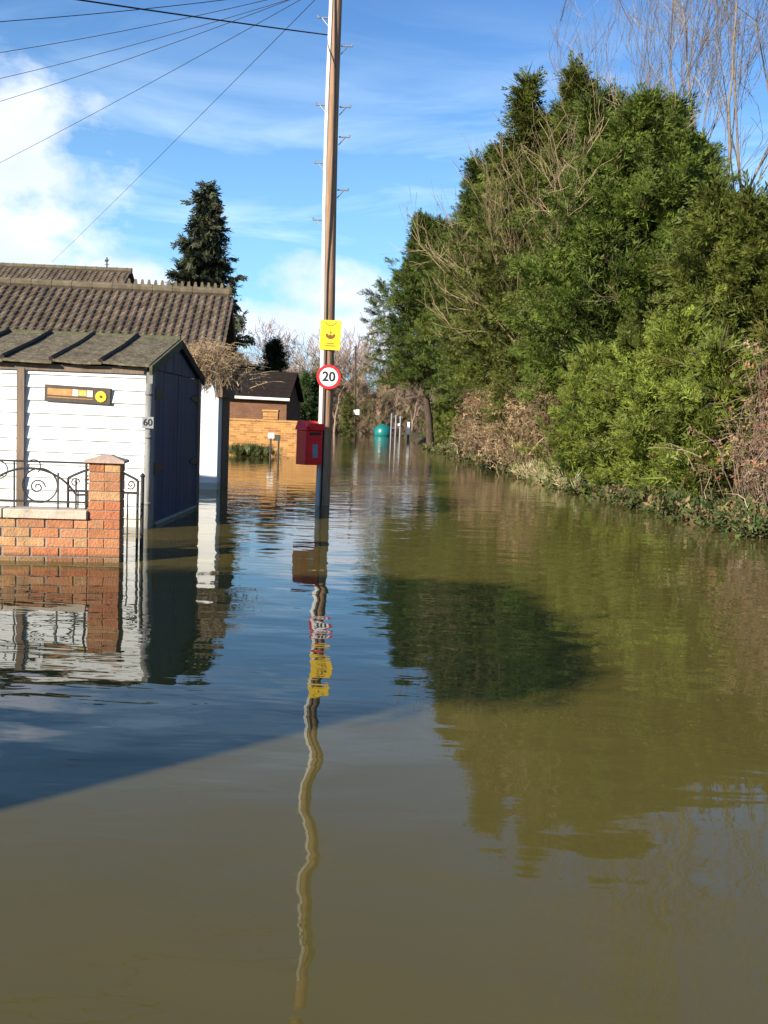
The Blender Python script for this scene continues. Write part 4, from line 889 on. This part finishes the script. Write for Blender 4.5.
for i, (d, off, rx, ry, h, n, lab, cl_) in enumerate(((38.0, 1.1, 0.8, 2.2, 2.5, 200, 'reddish brown bracken next to the far leaning trunk', BRN), (34.5, 0.9, 0.9, 2.2, 2.4, 220, 'brown and grey green scrub between the reddish bracken patches', [(0.13, 0.10, 0.06), (0.09, 0.10, 0.05), (0.19, 0.12, 0.07)]),
                                       (31.5, 0.8, 1.0, 2.2, 2.5, 240, 'rust coloured bracken under the pointed cypress', BRN), (27.5, 0.6, 1.0, 2.0, 2.4, 240, 'pale dead stems under the buff leafless shrub', PALE),
                                       (24.2, 0.55, 1.0, 1.7, 2.1, 220, 'last clump of dead bracken before the light green conifers', PALE),
                                       (13.6, 1.25, 0.9, 1.1, 2.3, 270, 'tangled brown brambles at the right edge', BRN), (12.6, 1.0, 0.75, 0.9, 1.4, 200, 'nearest low brambles trailing into the water at the right edge', BRN))):
    bramble((float(xb(d)) + off, d, 0.0), rx, ry, h, int(n * (2.2 if d > 20 else 1.7)), 140 + i, lab, cl_, leaf=0.7 if d > 20 else 0.22, stem='twig' if i in (0, 2, 5, 6) else 'buff_twig', thick=1.0 if d > 20 else 0.55)
bramble(((pa.x + pb_.x) / 2 - 0.15, pa.y + 0.1, P(210, 385, pa.y).z), 0.66, 0.42, 0.64, 1100, 160, 'straw coloured dry creeper heaped over the white pier beside the shed', PALE, 'dry_creeper', 'straw', 0.0, 'plant', None, 0.38)
# bank plants: short grass, ivy and pale reeds right on the waterline
n = 9000; rg = np.random.default_rng(171); yy = 11.5 + 36 * rg.random(n) ** 1.6; xx = xb(yy) + rg.normal(size=n) * 0.28 + 0.15
p = np.stack([xx, yy, np.maximum(0.0, gz(xx, yy)) + rg.uniform(-0.02, 0.18, n)], -1)
c = tint(n, (0.060, 0.078, 0.026), 0.35, len(LEAFS), rg, (0.17, 0.12, 0.06), 0.35)
tag(quads('bank_plants', sprays(p, rg.normal(size=(n, 3)) * 0.7 + np.array([-0.2, 0, 0.5]), rg.uniform(0.10, 0.28, n), LEAFS, None, rg), c, 'dead_leaf'), 'low ivy and weeds fringing the right bank at the waterline', 'ground cover', kind='stuff')
for i, (d, lab) in enumerate(((21.0, 'pale straw grass tuft at the waterline left of the light green conifers'), (22.8, 'bleached grass tuft at the foot of the dead bracken'), (19.6, 'pale grass tuft below the smallest light green conifer'))):
    rg = np.random.default_rng(180 + i); n = 500
    p = np.stack([rg.normal(size=n) * 0.22, rg.normal(size=n) * 0.6, np.abs(rg.normal(size=n)) * 0.08], -1)
    o = quads('grass_tuft', sprays(p, rg.normal(size=(n, 3)) * 0.6 + np.array([-0.3, 0, 0.8]), rg.uniform(0.18, 0.42, n), GRASS, None, rg), tint(n, (0.42, 0.36, 0.20), 0.2, 4, rg, (0.16, 0.17, 0.06), 0.25), 'dead_leaf'); o.location = (float(xb(d)) + 0.05, d, 0.02)
    tag(o, lab, 'grass', 'pale grass tufts on the bank')

# ------------------------------------------------------------------ far end of the road: pole, tank, posts
fd = 64.0; fx = P(355.5, 430, fd).x; ft = P(355.5, 346, fd)
fp = thing('telegraph_pole', 'distant thin telegraph pole with a small white sign', 'pole', (fx, fd, 0))
mb = MB(); mb.tube([(0, 0, -0.5), (ft.x - fx, 0, ft.z)], [0.085, 0.06], 8); mb.build('shaft', 'bark', fp, True)
mb = MB(); z = P(355, 412, fd).z; mb.cbox((-0.20, -0.16, z - 0.17), (0.22, -0.13, z + 0.17), 0.01); mb.build('sign_plate', 'sign_white', fp)
kd = 84.0; kp = P(383, 433, kd)
tk = thing('tank', 'rounded teal tank floating at the far end of the flooded road', 'tank', (kp.x, kd, 0))
mb = MB(); kr = 0.78
mb.lathe([(0.02, -0.1), (kr * 0.9, -0.1), (kr, 0.12), (kr * 0.99, 0.38), (kr * 0.93, 0.60), (kr * 0.78, 0.80), (kr * 0.5, 0.94), (kr * 0.2, 0.98), (0.02, 0.985)], 28); mb.build('shell', 'teal', tk, True)
mb = MB(); mb.lathe([(0.16, 0.96), (0.16, 1.02), (0.02, 1.03)], 14); mb.build('cap', 'teal', tk, True)
mb = MB(); mb.tube([(-kr + 0.05, 0, 0.5), (-kr - 0.18, 0, 0.5)], 0.09, 8); mb.build('outlet', 'teal', tk)
pd = 76.0
for px, top, r, m_, lab in ((391, 414, 0.05, 'plate_grey', 'thin grey post just right of the teal tank'), (395.5, 416, 0.055, 'plate_grey', 'taller grey post of the pair right of the tank'), (400, 417, 0.06, 'plate_grey', 'grey post with a small white disc')):
    x = P(px, 430, pd).x; o = thing('road_post', lab, 'post', (x, pd, 0), 0, 'posts at the far end of the road'); z = P(px, top, pd).z
    mb = MB(); mb.tube([(0, 0, -0.5), (0, 0, z)], r, 8); mb.lathe([(r * 1.2, 0), (r * 1.2, 0.05), (0.01, 0.08)], 8, 'z', (0, 0, z)); mb.build('shaft', m_, o)
    if px == 400: mb = MB(); mb.lathe([(0.10, 0.01), (0.10, -0.01)], 14, 'y', (-0.1, -0.1, z - 0.6)); mb.build('disc', 'sign_white', o)
x = P(408.5, 430, 66).x; z = P(408.5, 422, 66).z
o = thing('marker_post', 'white topped marker post with dark red foot by the far bank', 'post', (x, 66, 0))
mb = MB(); mb.cbox((-0.09, -0.06, 0.42), (0.09, 0.06, z), 0.02); mb.build('white_top', 'sign_white', o)
mb = MB(); mb.box((-0.085, -0.055, -0.5), (0.085, 0.055, 0.418)); mb.build('foot', 'brickdark', o)

# ------------------------------------------------------------------ the garage beside the photographer, whose shadow lies on the water
gh_ = 2.42; sft = gh_ / math.tan(SUN_EL) * 0.7071
X1, Y0_, Y1_ = 0.72 - sft, 4.5 - sft, 7.0 - sft
g2 = thing('garage', 'white flat roofed garage beside the photographer, left of the picture', 'garage', (X1 - 1.6, (Y0_ + Y1_) / 2, 0))
hx, hy = 1.6, (Y1_ - Y0_) / 2
mb = MB(); mb.box((-hx + 0.08, -hy + 0.08, -0.5), (hx - 0.08, hy - 0.08, gh_ - 0.16)); mb.build('wall', 'white_render', g2)
mb = MB(); mb.cbox((-hx, -hy, gh_ - 0.16), (hx, hy, gh_), 0.01); mb.build('roof', 'batten', g2)
mb = MB(); mb.box((hx - 0.078, -0.9, -0.45), (hx - 0.05, 0.9, 1.75)); dr = mb.build('door', 'blue_paint', g2)
mb = MB(); mb.tube([(hx - 0.05, 0.7, 0.75), (hx + 0.01, 0.7, 0.75), (hx + 0.01, 0.7, 0.9), (hx - 0.05, 0.7, 0.9)], 0.012, 6); mb.build('handle', 'steel', dr)

n = 7000; rg = np.random.default_rng(191)  # leafy fringe added on the unseen garage roof so its shadow edge is ragged
e_ = rg.random(n); onx = rg.random(n) < 0.5
px_ = np.where(onx, hx + 0.0 * e_, hx - 3.2 * e_); py2 = np.where(onx, -hy + 2 * hy * e_, hy)
wv_ = 0.10 + 0.09 * np.sin(px_ * 5.0 + py2 * 4.0) + 0.05 * np.sin(px_ * 13 - py2 * 11)
p = np.stack([px_ + rg.normal(size=n) * 0.09 * (1 + wv_ * 3), py2 + rg.normal(size=n) * 0.09 * (1 + wv_ * 3), gh_ - 0.06 + rg.normal(size=n) * 0.05 + wv_ * rg.uniform(0, 0.7, n)], -1)
shadow_fringe = quads('ivy', sprays(p, rg.normal(size=(n, 3)), rg.uniform(0.08, 0.2, n), LEAFS, None, rg), tint(n, (0.05, 0.075, 0.02), 0.25, len(LEAFS), rg), 'leaf'); shadow_fringe.location = g2.location
tag(shadow_fringe, 'unseen ivy added along the white garage roof edges to roughen their shadow', 'plant')
